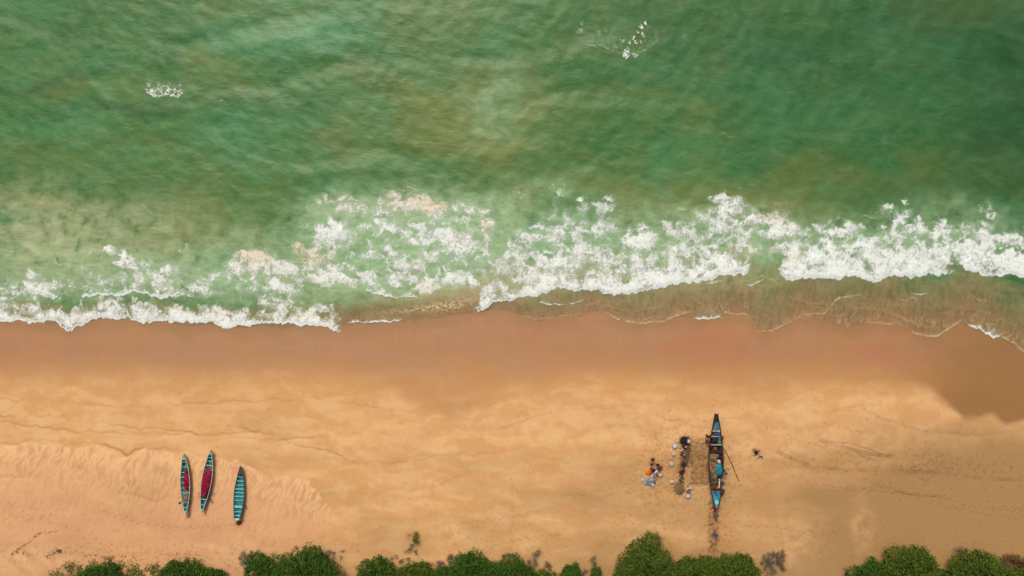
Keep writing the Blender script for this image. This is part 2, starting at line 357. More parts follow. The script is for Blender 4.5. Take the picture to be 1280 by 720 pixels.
alpha = np.where(dsh > 0, .30 + .7 * sm(0, 1, dsh / fw) ** .8, 0.0) * sm(-.5, 1.5, dsh)
wx = 45 * fbm(U / 140, V / 90, 70, 4); wy = 30 * fbm(U / 120, V / 80, 71, 4)
u1, v1 = U + wx, V + wy
wisp = fbm((u1 + .8 * v1) / 46, (v1 - .55 * u1) / 15, 72, 5, .6)
wisp2 = fbm((u1 + .7 * v1) / 44, (v1 - .45 * u1) / 22, 73, 5, .58)
brown = .38 * fbm(u1 / 100, v1 / 52, 74, 4) + .16 * wisp + .04
for cx, cy, rx, ry, a in ((610, 150, 90, 60, .5), (260, 285, 90, 30, .6), (520, 90, 60, 45, .25), (270, 95, 40, 20, .35), (980, 232, 120, 26, .55), (1190, 225, 90, 30, .35), (700, 240, 130, 26, .35), (130, 120, 70, 16, .3),
                          (170, 230, 160, 30, .25), (860, 265, 120, 24, .4), (1040, 275, 60, 18, .5), (1210, 25, 60, 30, .3), (620, 200, 60, 30, .25), (470, 165, 60, 30, .25), (60, 245, 60, 18, .3), (400, 360, 60, 22, .5), (730, 150, 90, 30, .2)):
    brown = brown + a * blob(u1, v1, cx, cy, rx, ry)
teal = .5 * fbm(u1 / 80, v1 / 40, 77, 4) + .2 * wisp2
for cx, cy, rx, ry, a in ((380, 55, 80, 28, .55), (320, 65, 90, 30, .4), (320, 185, 110, 35, .5), (640, 130, 40, 40, .5), (650, 20, 120, 20, .2), (850, 210, 60, 18, .6), (1000, 120, 130, 50, .35), (1140, 60, 60, 30, .5), (1080, 150, 100, 30, .35), (785, 85, 40, 20, .5),
                          (430, 60, 50, 40, .3), (40, 20, 80, 20, .35), (100, 100, 80, 14, .4), (80, 160, 130, 14, .35), (300, 320, 90, 30, .5), (20, 320, 30, 20, .6), (480, 300, 90, 50, .3), (700, 310, 80, 40, .5), (650, 230, 60, 18, .3), (1120, 255, 80, 14, .5), (1000, 315, 30, 12, .4)):
    teal = teal + a * blob(u1, v1, cx, cy, rx, ry)
depth_and_shade = .45 * sm(680, 1280, U + .35 * (250 - V)) + .22 * sm(260, 40, V) * sm(500, 1100, U) + .16 * fbm(u1 / 60, v1 / 22, 79, 4) + .14 * wisp  # darker to the right: water depth, with lens vignette painted in
for cx, cy, rx, ry, a in ((60, 108, 120, 9, .5), (150, 142, 180, 8, .35), (260, 145, 80, 8, .35), (90, 40, 60, 24, .35), (230, 30, 70, 22, .25), (480, 100, 60, 20, .2), (800, 35, 70, 30, .2), (700, 105, 120, 8, .2), (940, 80, 120, 20, .2), (1230, 110, 60, 90, .3), (1240, 200, 60, 60, .2), (1040, 390, 10, 10, 0)):  # thin dark bands paint the shaded wave faces into the water colour
    depth_and_shade = depth_and_shade + a * blob(u1, v1, cx, cy, rx, ry)
veil = .06 * np.clip(fbm(u1 / 40, v1 / 30, 80, 5, .6), 0, 1) + .05 * np.clip(wisp2, 0, 1)
cl = .55 + 1.0 * fbm((U + .5 * wx) / 17, (V + .5 * wy) / 20, 81, 5, .6)
VE = ((50, 285, 60, 40, .55, .75), (150, 290, 90, 36, .45, .6), (110, 330, 120, 26, .5, .4), (230, 325, 60, 24, .35, .3), (55, 290, 40, 40, .6, .7), (40, 320, 40, 30, .6, .6), (95, 305, 30, 30, .4, .6), (140, 275, 50, 26, .3, .5), (190, 290, 40, 24, .3, .5), (280, 300, 30, 16, .35, .4), (80, 300, 110, 45, .45, .6), (60, 345, 90, 20, .5, .5),
      (430, 275, 60, 36, .7, .15), (510, 260, 60, 26, .6, .4), (570, 300, 60, 36, .75, .1), (480, 330, 110, 36, .5, .15), (600, 330, 60, 36, .45, .4), (690, 310, 90, 46, .45, .05), (340, 325, 60, 26, .6, .25), (250, 350, 110, 22, .55, .2), (150, 345, 110, 20, .4, .3),
      (620, 140, 40, 40, .3, .0), (780, 320, 70, 40, .5, .1), (880, 310, 90, 40, .5, .1), (960, 300, 60, 25, .35, .1), (1060, 310, 100, 25, .45, .05), (1200, 310, 100, 30, .45, .0), (1240, 290, 40, 16, .3, 0), (640, 290, 30, 50, .4, .5), (470, 375, 110, 20, .45, .6), (1180, 262, 60, 14, .25, 0),
      (380, 60, 50, 20, .16, 0), (560, 370, 60, 12, .6, .9), (850, 270, 60, 12, .35, .7), (955, 262, 30, 8, .4, .9), (380, 385, 50, 14, .5, .5))
sandy = np.zeros_like(U)
for cx, cy, rx, ry, a, s_ in VE:
    b_ = 1.15 * a * blob(u1 * .4 + U * .6, v1 * .4 + V * .6, cx, cy, rx, ry) * np.clip(cl + .1, 0, 1.4)
    veil = veil + b_; sandy = sandy + b_ * s_
lacy = ridge((U + .3 * wx) / 11, (V + .3 * wy) / 11, 87, 3)
vf = .8 * sm(375, 430, U + .3 * wx) * sm(660, 600, U + .3 * wx) * sm(236, 262, V + .3 * wy) * sm(385, 350, V) + .45 * blob(U, V, 330, 345, 90, 34) + .4 * blob(U, V, 180, 350, 120, 22) + .35 * blob(U, V, 40, 350, 60, 34) + .4 * blob(U, V, 700, 312, 80, 46) + .4 * blob(U, V, 850, 305, 110, 40) + .35 * blob(U, V, 1100, 305, 140, 30)
veil = veil + vf * np.clip(.45 + .5 * cl + .5 * lacy, 0, 1.6)
sandy = sandy / np.maximum(veil, .05)
shallow = np.clip(1 - dsh / np.interp(U, [-700, 400, 560, 640, 900, 960, 1280, 2000], [22, 26, 40, 70, 90, 85, 80, 80]) + .25 * fbm(U / 30, V / 16, 86, 3), 0, 1) ** .55
combs = ridge((U + 6 * fbm(U / 25, V / 25, 84, 3)) / 7.5, (V + 4 * fbm(U / 18, V / 18, 85, 2)) / 20, 83, 3)
ok = (V < e + 6)
quads = grid_faces(len(xs2), len(ys2)); quads = quads[ok.ravel()[quads].any(1)]
Zw = Zw + .02 * combs * shallow
me = mesh_np('sea', np.stack([X, Y, Zw], -1).reshape(-1, 3), quads)
for nm, a in (('brown', np.clip(brown * fade + .2 * (1 - fade), 0, 1)), ('teal', np.clip(teal * fade, 0, 1)), ('depth_and_shade', np.clip(depth_and_shade, 0, 1)), ('veil', .8 * (1 - np.exp(-1.5 * np.clip(veil * fade, 0, 3)))), ('sandy', sandy), ('thick', alpha), ('shallow', shallow), ('combs', combs), ('wisp', wisp2)): attr(me, nm, a)
t = NT('sea_water'); P = t.coord()
rip = t.noise(t.coord((1.0, 2.6, 1), (0, 0, R(38))), 1.1, 6, .62, .6)
rip2 = t.noise(t.coord((1.0, 2.2, 1), (0, 0, R(-30))), 2.3, 5, .6, .5)
rip3 = t.noise(t.coord((.36, .7, 1), (0, 0, R(32))), .7, 7, .6, 1.6)
tex = t.ramp(t.math('ADD', t.math('MULTIPLY', rip3, .65), t.math('MULTIPLY', rip, .35)), .28, .72)
col = t.mix(tex, srgb(50, 98, 46), srgb(80, 126, 66))
col = t.mix(t.math('MULTIPLY', t.at('brown'), .85), col, srgb(124, 124, 56))
col = t.mix(t.math('MULTIPLY', t.at('teal'), .62), col, srgb(68, 140, 94))
col = t.mix(t.math('MULTIPLY', t.at('depth_and_shade'), .85), col, srgb(32, 78, 44))
vcol = t.mix(t.at('sandy'), srgb(176, 208, 162), srgb(184, 172, 128))
col = t.mix(t.math('MULTIPLY', t.at('veil'), t.math('ADD', .6, t.math('MULTIPLY', tex, .5))), col, vcol)
sw = t.mix(t.ramp(t.math('ADD', t.at('combs'), t.math('MULTIPLY', t.math('SUBTRACT', rip2, .5), .5)), -.4, 1.0), srgb(148, 124, 84), srgb(186, 158, 116))
col = t.mix(t.math('MULTIPLY', t.at('shallow'), .8), col, sw)
nb = t.bump(rip, .2, .2); nb = t.bump(rip2, .12, .1, nb); nb = t.bump(rip3, .16, .4, nb)
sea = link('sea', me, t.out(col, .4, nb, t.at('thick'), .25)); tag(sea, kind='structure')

# ------------------------------------------------------------------ foam (its own raised sheet, only where there is foam)
def lace(U, V, s, sc=1.0):
    a = U + 9 * sc * fbm(U / (24 * sc), V / (24 * sc), s, 4, .6); b = V + 9 * sc * fbm(U / (24 * sc), V / (24 * sc), s + 1, 4, .6)
    a2 = a + 3 * sc * fbm(U / (7 * sc), V / (7 * sc), s + 2, 2); b2 = b + 3 * sc * fbm(U / (7 * sc), V / (7 * sc), s + 3, 2)
    big = fbm(a / (20 * sc), b / (17 * sc), s + 4, 5, .54)
    fil = ridge(a2 / (9 * sc), b2 / (12 * sc), s + 9, 3, .6)
    return big, fil
def foam_object(u0, u1, v0, v1, step, fn, name):
    x0, x1, y0, y1 = (u0 - 640) / 9, (u1 - 640) / 9, (360 - v1) / 9, (360 - v0) / 9
    gx = np.arange(x0, x1, step); gy = np.arange(y0, y1, step)
    X, Y = np.meshgrid(gx, gy); X = X + .3 * step * (np.arange(len(gy)) % 2)[:, None]
    U, V = uv_of(X, Y)
    A, S, T = fn(U.astype(np.float32), V.astype(np.float32))     # cover, sediment tint, thickness
    A = np.clip(A, 0, 1)
    Zf = water_z(X, Y, U, V) + .03 + T + .012 * A
    q = grid_faces(len(gx), len(gy)); a = A.ravel(); keep = a[q].max(1) > .05; q = q[keep]
    used = np.zeros(a.size, bool); used[q.ravel()] = True; idx = np.cumsum(used) - 1
    co = np.stack([X, Y, Zf], -1).reshape(-1, 3)[used]
    me = mesh_np(name, co, idx[q].astype(np.int32)); attr(me, 'cover', a[used]); attr(me, 'sandy', S.ravel()[used])
    return me
def jag(u, s, k=1.0): return k * (5.5 * fbm(u / 34, u * 0 + s, 100, 3) + 4.0 * np.abs(perlin(u / 11, u * 0 + s, 101)) + 1.6 * perlin(u / 4, u * 0 + s, 102) + .8 * perlin(u / 1.8, u * 0 + s, 103))
BORES = [  # (front line, back line, front strength, trail strength, seed)
    ([(592, 387), (620, 378), (650, 372), (700, 362), (735, 361), (775, 368), (810, 362), (850, 353), (880, 350), (905, 345), (930, 340), (940, 333)],
     [(592, 383), (640, 300), (690, 268), (730, 275), (770, 285), (800, 282), (840, 276), (870, 268), (903, 246), (925, 250), (940, 268)], 8, 1.0, 1),
    ([(968, 336), (975, 346), (990, 351), (1005, 347), (1030, 348), (1060, 343), (1075, 350), (1092, 352), (1110, 344), (1140, 345), (1165, 343), (1188, 342)],
     [(968, 326), (985, 300), (1010, 292), (1040, 300), (1080, 298), (1110, 272), (1140, 278), (1165, 280), (1188, 290)], 14, 1.05, 2),
    ([(1186, 322), (1200, 334), (1225, 343), (1250, 342), (1280, 347), (1320, 345), (1380, 350)], [(1186, 300), (1200, 285), (1215, 280), (1235, 310), (1260, 318), (1280, 308), (1380, 300)], 13, 1.05, 3),
    ([(28, 358), (45, 366), (62, 373), (78, 372), (86, 362)], [(28, 352), (45, 342), (55, 337), (70, 352), (86, 358)], 7, .9, 4),
    ([(98, 364), (106, 370), (125, 366), (150, 370), (170, 364), (186, 366), (205, 374), (222, 369), (236, 362)], [(98, 358), (120, 352), (140, 356), (165, 340), (190, 344), (236, 350)], 6, .7, 5),
    ([(-60, 402), (0, 402), (25, 401), (45, 403), (60, 398), (72, 402), (86, 411), (100, 406), (122, 398), (150, 398), (180, 402), (200, 400), (228, 402), (260, 402), (297, 409), (330, 402), (370, 405), (400, 409), (428, 410)],
     [(-60, 384), (0, 380), (45, 385), (80, 390), (110, 380), (140, 366), (165, 378), (200, 384), (260, 386), (300, 388), (360, 392), (390, 378), (428, 392)], 9, .85, 6),
    ([(432, 404), (445, 402), (465, 403), (490, 403), (510, 399)], [(432, 402), (450, 396), (470, 395), (490, 396), (510, 396)], 3, .5, 7),
    ([(672, 377), (690, 381), (710, 380), (732, 376)], [(672, 375), (690, 371), (710, 371), (732, 374)], 2, .35, 8),
    ([(860, 393), (872, 398), (890, 398), (908, 395)], [(860, 391), (875, 386), (890, 388), (908, 392)], 4, .4, 9),
    ([(1204, 402), (1215, 409), (1230, 415), (1243, 422), (1254, 421)], [(1204, 399), (1215, 403), (1230, 405), (1243, 412), (1254, 418)], 6, .6, 10),
    ([(1130, 366), (1150, 368), (1166, 366)], [(1130, 364.5), (1150, 366), (1166, 364)], 1, .2, 11),
    ([(928, 356), (938, 358), (948, 352), (958, 347)], [(928, 354), (938, 353), (948, 348), (958, 344)], 2, .4, 12),
    ([(876, 356), (890, 354), (905, 350)], [(876, 351), (890, 350), (905, 347)], 2, .4, 13),
    ([(452, 363), (470, 368), (500, 371), (528, 372)], [(452, 361), (470, 362), (500, 364), (528, 364)], 4, .6, 14),
    ([(380, 347), (400, 349), (416, 346), (430, 340)], [(380, 330), (400, 322), (416, 322), (430, 330)], 1.5, .2, 15)]
BLOBS = [  # cx, cy, rx, ry, amount, sandy
    (300, 338, 14, 14, .75, .1), (322, 318, 20, 9, .85, .7), (330, 330, 30, 14, .75, .25), (360, 335, 30, 12, .7, .2), (395, 322, 22, 12, .65, .6), (378, 312, 14, 8, .6, .9), (235, 308, 8, 8, .55, 0), (145, 312, 8, 5, .55, .1), (160, 324, 14, 10, .62, .0), (185, 336, 30, 16, .5, 0), (215, 348, 30, 14, .5, .1), (120, 342, 26, 10, .42, .2), (120, 314, 5, 5, .4, 0), (85, 332, 12, 7, .45, .1),
    (195, 345, 40, 18, .55, .05), (265, 345, 26, 10, .6, .1), (235, 362, 40, 10, .5, .2), (130, 352, 40, 8, .4, .3), (345, 360, 40, 12, .4, .05), (370, 382, 40, 12, .4, .4), (12, 380, 30, 10, .6, .2), (30, 362, 30, 14, .5, .1), (55, 350, 20, 14, .5, .1),
    (510, 252, 28, 10, .95, .55), (545, 258, 16, 8, .85, .8), (500, 258, 14, 10, .7, .5), (430, 256, 26, 12, .55, .5), (405, 260, 12, 10, .5, .7), (420, 288, 22, 18, .75, 0), (440, 300, 24, 16, .55, 0), (445, 325, 24, 16, .45, 0), (500, 296, 26, 14, .4, 0), (560, 285, 24, 22, .6, 0), (578, 306, 24, 14, .95, .1), (590, 290, 14, 14, .6, .1),
    (525, 332, 20, 16, .6, .25), (530, 358, 18, 8, .75, .4), (600, 345, 30, 20, .35, .2), (545, 320, 20, 16, .5, 0), (610, 285, 14, 24, .45, .6), (475, 270, 30, 20, .3, 0), (480, 240, 40, 8, .3, .5), (455, 345, 50, 20, .22, .1), (540, 300, 90, 50, .22, 0), (400, 350, 30, 12, .3, .4),
    (650, 300, 26, 40, .3, .1), (700, 292, 40, 26, .55, .05), (745, 290, 30, 18, .6, 0), (738, 262, 22, 10, .55, 0), (760, 258, 8, 10, .5, 0), (700, 242, 10, 8, .7, 0), (650, 245, 18, 7, .35, .1), (728, 256, 5, 4, .5, 0), (760, 305, 30, 12, .5, 0), (700, 340, 60, 16, .4, .2),
    (800, 300, 26, 14, .8, 0), (845, 290, 30, 10, .7, .2), (905, 256, 16, 12, .7, 0), (930, 275, 26, 12, .75, .1), (960, 268, 16, 8, .6, .6), (970, 285, 28, 14, .8, .1), (985, 302, 20, 12, .7, 0), (960, 315, 26, 8, .4, .5), (935, 310, 20, 14, .45, .2),
    (1040, 287, 24, 9, .8, 0), (1015, 285, 16, 6, .5, 0), (1110, 268, 18, 10, .5, 0), (1120, 280, 26, 10, .6, 0), (1155, 290, 24, 10, .7, 0), (1180, 285, 20, 8, .6, 0), (1125, 268, 8, 6, .5, 0), (1090, 270, 24, 3, .5, 0), (1105, 260, 10, 3, .5, 0), (1120, 252, 4, 5, .5, 0), (1125, 269, 5, 4, .6, 0), (1072, 284, 5, 4, .5, 0),
    (1255, 300, 22, 7, .85, .1), (1275, 292, 14, 5, .6, 0), (1205, 310, 26, 16, .85, 0), (1220, 262, 10, 6, .5, 0), (1230, 270, 8, 4, .5, 0), (1215, 285, 16, 10, .5, 0), (1150, 300, 60, 12, .4, 0), (1310, 310, 30, 12, .6, 0)]
def surf(U, V):
    big, fil = lace(U, V, 110, .72); big2, fil2 = lace(U, V, 130, .36)
    low = fbm((U + 9 * big) / 46, (V + 9 * big) / 26, 109, 2); tx = .46 * big + .40 * fil - .16 + .14 * big2 + .20 * fil2 + .34 * low
    streak = fbm((U + 5 * big2) / 4.2, V / 22, 150, 3, .6)
    D = np.zeros_like(U); F = np.zeros_like(U); S = np.zeros_like(U); cut = np.zeros_like(U); T = np.zeros_like(U)
    for fr, bk, fs, ts, sd in BORES:
        f = curve(fr); b = curve(bk); u0, u1 = fr[0][0], fr[-1][0]
        k = min(1.0, fs / 8 + .15)
        m = sm(u0 - 3, u0 + 12, U + 6 * big2) * (1 - sm(u1 - 12, u1 + 3, U + 6 * big2))
        fy = f(U) + jag(U, sd, k); by = b(U) - 3; span = np.maximum(fy - by, 3)
        dd = fy - V; inside = sm(-.5, .9, dd) * m
        tr = np.clip((V - by) / span, -1, 1)
        fsw = fs * (.5 + .55 * sm(-.5, .5, fbm(U / 26, V / 26, 106 + sd, 2)))
        crest = np.exp(-(np.clip(dd, 0, None) / fsw) ** 1.6)
        edge = sm(-.25, .22, (V - by + 11 * k * big + 5 * k * big2) / span)
        D = np.maximum(D, inside * ts * (.37 + .10 * np.clip(tr, 0, 1) + .34 * np.exp(-np.clip(dd, 0, None) / (2.2 * fs))) * edge)
        F = np.maximum(F, inside * crest); T = np.maximum(T, m * sm(-1, 6, dd) * edge * (.22 * np.exp(-(np.clip(dd - fs * .5, 0, None) / (fs * 1.4)) ** 2)) * min(1, fs / 9))
        if sd in (6, 7, 8, 9, 10): S = np.maximum(S, inside * edge * (.05 + .25 * sm(.35, 0, crest) * sm(-.2, .4, fbm(U / 30, V / 20, 107, 2))))
    for cx, cy, rx, ry, a, s_ in BLOBS:
        b_ = blob(U + 9 * big + 4 * big2, V + 8 * big - 4 * fil, cx, cy, rx * 1.2, ry * 1.2)
        S = np.maximum(S, np.minimum(1, 1.6 * a * b_) * s_); D = np.maximum(D, a * b_ * .92)
    # broad field of old foam and bubbles between the breaker lines
    fld = .33 * sm(380, 420, U + 20 * low) * sm(655, 600, U) * sm(238, 268, V) * sm(372, 345, V) + .30 * blob(U, V, 700, 310, 60, 40) + .30 * blob(U, V, 200, 352, 150, 18) + .30 * blob(U, V, 340, 345, 70, 30) + .32 * blob(U, V, 360, 380, 60, 14) + .28 * blob(U, V, 40, 360, 60, 26) + .26 * blob(U, V, 520, 355, 70, 14)
    D = np.maximum(D, fld * (1 + .5 * big))
    raw = tx * 1.35 + .22 * streak + (D - .50) * 1.6
    soft = sm(-.55, .9, raw) ** 1.3; hard = sm(.02, .42, raw + .1 * fil2)
    halo = sm(-.55, .75, .8 * big + .5 * low + .35 * fil2 + (D - .28) * 1.4) * .57
    A = (.66 * soft + .26 * hard * (.75 + .5 * fil2)); A = (1 - (1 - A) * (1 - halo)) * sm(.06, .35, D)
    A = np.maximum(A, sm(.15, .95, F * .95 + .5 * tx + .22 * fil2) * sm(0, .3, F) * .97)
    # swash film: thin sandy lace on the wet sand
    e = shore(U) + shore_jag(U); ds = e - V
    zone = sm(0, 3, ds) * sm(1.0, 0, ds / np.interp(U, [500, 620, 700, 900, 1000, 1380], [1, 12, 34, 52, 66, 70])) * sm(600, 680, U)
    cb = ridge((U + 7 * fbm(U / 22, V / 22, 160, 3)) / 5.5, (V + 5 * fbm(U / 16, V / 16, 161, 3)) / 15, 162, 3)
    swl = zone * sm(.34, .95, cb) * .6 * (.5 + .5 * sm(-.4, .3, fbm(U / 30, V / 18, 163, 2)))
    rim = np.exp(-((ds - 1.2) / 1.1) ** 2) * sm(610, 640, U) * (.12 + .5 * sm(-.1, .4, fbm(U / 26, V * 0, 164, 3)))
    rim2 = np.exp(-((ds - 5 - 4 * perlin(U / 30, V * 0, 165)) / 1.2) ** 2) * sm(740, 770, U) * .4 * sm(-.2, .4, fbm(U / 40, V * 0 + 5, 166, 3))
    # brown churned sand roller in the middle
    ch = blob(U, V, 556, 383, 34, 7, -4) + .7 * blob(U, V, 500, 389, 40, 5, -5) + .6 * blob(U, V, 585, 374, 20, 5)
    chl = np.clip(ch, 0, 1) * sm(.1, .75, ridge((U + 4 * big2) / 6, (V + 4 * big) / 5, 168, 2)) * .95
    combf = blob(U, V, 570, 370, 36, 7) * sm(.3, .9, ridge((U + 2 * big2) / 4, V / 30, 169, 2)) * .6
    tail = blob(U, V, 60, 384, 60, 6) * sm(.3, .9, ridge((U + 2 * big2) / 4, V / 26, 170, 2)) * .55
    arcs = np.zeros_like(U)
    for pts, a in (([(628, 390), (645, 396), (670, 400), (690, 397)], .4), ([(757, 392), (775, 401), (800, 405), (830, 402), (850, 393), (862, 391)], .8), ([(770, 397), (800, 401), (835, 397)], .5), ([(905, 391), (920, 394), (935, 395)], .8), ([(948, 415), (965, 414), (978, 408), (990, 402), (1003, 394), (1030, 393), (1037, 385), (1045, 374), (1075, 369)], .7),
                   ([(1085, 404), (1110, 406), (1125, 403)], .6), ([(1140, 416), (1158, 421), (1172, 421), (1185, 412), (1200, 402)], .8), ([(1120, 395), (1150, 408), (1175, 412)], .45), ([(1252, 422), (1268, 430), (1282, 443)], .8), ([(1126, 377), (1140, 373), (1144, 375)], .6), ([(1214, 371), (1222, 376), (1232, 377)], .6), ([(922, 354), (935, 352), (950, 346), (962, 350), (972, 357)], .6), ([(985, 372), (1010, 380), (1035, 381)], .4), ([(880, 356), (893, 352), (905, 349)], .5), ([(1060, 385), (1100, 388), (1130, 398)], .35), ([(700, 385), (740, 381), (790, 390), (830, 383)], .35), ([(1180, 392), (1200, 385), (1235, 392), (1270, 410)], .35), ([(865, 372), (880, 384), (886, 392)], .4)):
        bx = (np.abs(U - (pts[0][0] + pts[-1][0]) / 2) < (pts[-1][0] - pts[0][0]) / 2 + 8) & (np.abs(V - (min(p[1] for p in pts) + max(p[1] for p in pts)) / 2) < (max(p[1] for p in pts) - min(p[1] for p in pts)) / 2 + 8)
        arcs[bx] = np.maximum(arcs[bx], a * np.exp(-(polydist(U[bx] + 2.5 * big2[bx], V[bx] + 2.5 * fil2[bx], pts) / 1.0) ** 2) * (.55 + .45 * np.clip(1 + big[bx], 0, 1.3)))
    tan = np.maximum.reduce([arcs, swl, rim * .8, rim2, chl, combf, tail])
    S = np.where(tan > A, 1.35, S); A = np.maximum(A * (1 - cut * .0), tan)
    return A, np.clip(S, 0, 1.4), .6 * T + .03 * np.clip(big, -.3, .8) * sm(.1, .5, D)
t = NT('sea_foam'); P = t.coord(); n1 = t.noise(P, 9, 4, .7); n2 = t.noise(P, 3.2, 4, .65)
al = t.math('MULTIPLY', t.math('POWER', t.at('cover'), 1.4), t.math('ADD', .72, t.math('MULTIPLY', n1, .7)), clamp=True)
col = t.mix(t.ramp(t.math('ADD', t.math('MULTIPLY', n2, .6), t.math('MULTIPLY', n1, .4)), .36, .62), srgb(218, 228, 216), srgb(242, 247, 242))
col = t.mix(t.ramp(t.at('cover'), .15, .7), srgb(186, 224, 172), col)
col = t.mix(t.at('sandy'), col, srgb(226, 210, 176))
col = t.mix(t.ramp(t.at('sandy'), 1.1, 1.35), col, srgb(218, 192, 146))
FOAM = t.out(col, .8, t.bump(n2, .35, .08, t.bump(n1, .4, .04)), al, .3)
me = foam_object(-30, 1310, 228, 452, .085, surf, 'sea_foam'); tag(link('sea_foam', me, FOAM), 'white lacy surf foam along the breaking waves at the shore', 'foam', kind='stuff')
def caps(U, V):
    n = fbm(U / 5, V / 5, 180, 3, .6); A = np.zeros_like(U)
    c1 = curve([(185, 108), (192, 112), (198, 122), (205, 129), (214, 131), (222, 127), (236, 131), (245, 124), (256, 118), (270, 128), (300, 140)])
    d1 = c1(U) + 1.2 * perlin(U / 5, V * 0, 181) - V; m1 = sm(196, 201, U) * sm(246, 240, U)
    A = np.maximum(A, m1 * np.exp(-((d1 - 1.4) / 1.6) ** 2) * .95)
    A = np.maximum(A, m1 * (d1 > 0) * sm(24, 4, d1 + 6 * n) * sm(.15, .55, ridge((U + 3 * n) / 5.5, (V + 3 * n) / 5.5, 182, 2)) * .95)
    A = np.maximum(A, sm(186, 190, U) * sm(258, 250, U) * np.exp(-((d1 - 1) / 1.3) ** 2) * .3)
    for pts, a, w in (([(274, 128), (277, 134), (283, 136), (296, 133)], .65, 1.0), ([(98, 155), (108, 157), (120, 156)], .25, .8), ([(100, 153), (110, 151)], .2, .8), ([(0, 76), (10, 78), (20, 76)], .6, 1.4), ([(140, 184), (150, 187), (160, 185)], .25, .7), ([(255, 141), (280, 142)], .15, .7), ([(205, 142), (228, 142)], .2, .7), ([(60, 206), (84, 208)], .25, .7), ([(590, 8), (608, 4)], .35, .9)):
        A = np.maximum(A, a * np.exp(-(polydist(U + 2 * n, V + 1.5 * n, pts) / w) ** 2) * (.6 + .6 * n))
    fl = fbm(U / 2.2, V / 2.2, 186, 2); A = np.maximum(A * sm(-.42, .12, fl), .34 * sm(196, 206, U) * sm(262, 240, U) * sm(0, 4, d1) * sm(30, 4, d1) * sm(0, .9, ridge((U + 3 * n) / 4, V / 14, 187, 2)))
    return A, np.full_like(U, .15), .02 * m1
me = foam_object(-4, 310, 70, 212, .1, caps, 'whitecap'); tag(link('whitecap', me, FOAM), 'small scalloped whitecap on green water above a darker wave face', 'foam', kind='stuff')
def caps2(U, V):
    n = fbm(U / 5, V / 5, 190, 3, .6); A = np.zeros_like(U)
    c1 = curve([(720, 68), (735, 71), (748, 70), (758, 76), (770, 79), (782, 79), (792, 79), (802, 74), (812, 66), (820, 54)])
    d1 = c1(U) + .8 * perlin(U / 5, V * 0, 191) - V; m = sm(722, 732, U) * sm(820, 812, U)
    A = np.maximum(A, m * np.exp(-((d1 - 1) / 1.3) ** 2) * (.45 + .3 * n))
    for cx, cy, r, a in ((777, 81, 4, 1), (778, 75, 3, .9), (785, 60, 2.5, 1), (797, 57, 2, .9), (795, 48, 2.2, 1), (799, 43, 2, 1), (789, 66, 1.6, .9), (781, 66, 1.8, .8), (773, 64, 2.2, .7), (794, 65, 1.5, .7), (791, 54, 1.5, .7), (803, 47, 1.2, .5), (764, 71, 2.5, .5), (788, 80, 4, .6), (745, 55, 2.4, .5), (752, 52, 2, .4), (722, 52, 3.4, .45), (724, 44, 1.6, .6), (718, 53, 2, .4)):
        A = np.maximum(A, a * sm(.25, .7, blob(U + 2 * n, V + 2 * n, cx, cy, r * 1.2, r * 1.2) + .25 * n))
    for pts, a, w in (([(698, 94), (714, 91), (718, 94)], .35, 1), ([(722, 95), (742, 92)], .25, .8), ([(690, 100), (697, 100)], .35, .8), ([(805, 104), (816, 98)], .3, .8), ([(700, 113), (720, 112)], .2, .8), ([(688, 42), (696, 41)], .3, .8), ([(895, 172), (905, 177), (910, 176)], .55, .9), ([(930, 234), (942, 235)], .5, .9), ([(1118, 58), (1126, 58)], .5, .7), ([(1034, 1), (1038, 2)], .7, 1.0), ([(1075, 156), (1079, 159)], .4, .8)):
        A = np.maximum(A, a * np.exp(-(polydist(U + 1.5 * n, V + 1 * n, pts) / w) ** 2) * (.7 + .5 * n))
    fl = fbm(U / 2.0, V / 2.0, 196, 2); A = np.maximum(A * sm(-.42, .1, fl), .26 * m * sm(0, 4, d1) * sm(26, 4, d1) * sm(.1, .9, ridge((U + 3 * n) / 4.5, V / 14, 197, 2)))
    return A, np.full_like(U, .1), .02 * m
me = foam_object(680, 1130, -2, 238, .1, caps2, 'whitecap'); tag(link('whitecap', me, FOAM), 'thin arc of spray and foam flecks breaking far out on green water', 'foam', kind='stuff')
#PART2
# ------------------------------------------------------------------ vegetation along the back of the beach
def leaf_mat(name, a, b, c, rough=.55):
    t = NT(name); P = t.coord(); n = t.noise(P, .8, 3); n2 = t.noise(P, 5, 2)
    col = t.mix(t.at('shade'), srgb(*a), srgb(*b)); col = t.mix(t.math('MULTIPLY', t.ramp(n, .45, .7), .6), col, srgb(*c))
    m = t.out(col, rough, spec=.3); t.b.inputs['Transmission Weight'].default_value = 0; return m
BARK = paint((92, 72, 52), .9, .5, 12, (50, 38, 28))
def leaves_mesh(name, P, N, size, rng, aspect=.55):
    """one folded leaf blade per point; P positions, N outward directions"""
    n = len(P); N = N / np.maximum(np.linalg.norm(N, axis=1, keepdims=True), 1e-6)
    r = rng.randn(n, 3); T = np.cross(N, r); T /= np.maximum(np.linalg.norm(T, axis=1, keepdims=True), 1e-6)
    T = T + N * rng.uniform(-.5, .7, (n, 1)); T /= np.linalg.norm(T, axis=1, keepdims=True); B = np.cross(N, T)
    L = (size * rng.uniform(.6, 1.3, (n, 1))); Wd = L * aspect * .5
    base = P - T * L * .5; tip = P + T * L * .5; up = N * Wd * .35
    l = P + B * Wd + up; r_ = P - B * Wd + up
    co = np.stack([base, l, tip, r_], 1).reshape(-1, 3)
    i = np.arange(n)[:, None] * 4
    tri = np.concatenate([i + np.array([[0, 2, 1]]), i + np.array([[0, 3, 2]])])
    me = mesh_np(name, co, tri.astype(np.int32), False); attr(me, 'shade', np.repeat(rng.rand(n), 4)); return me
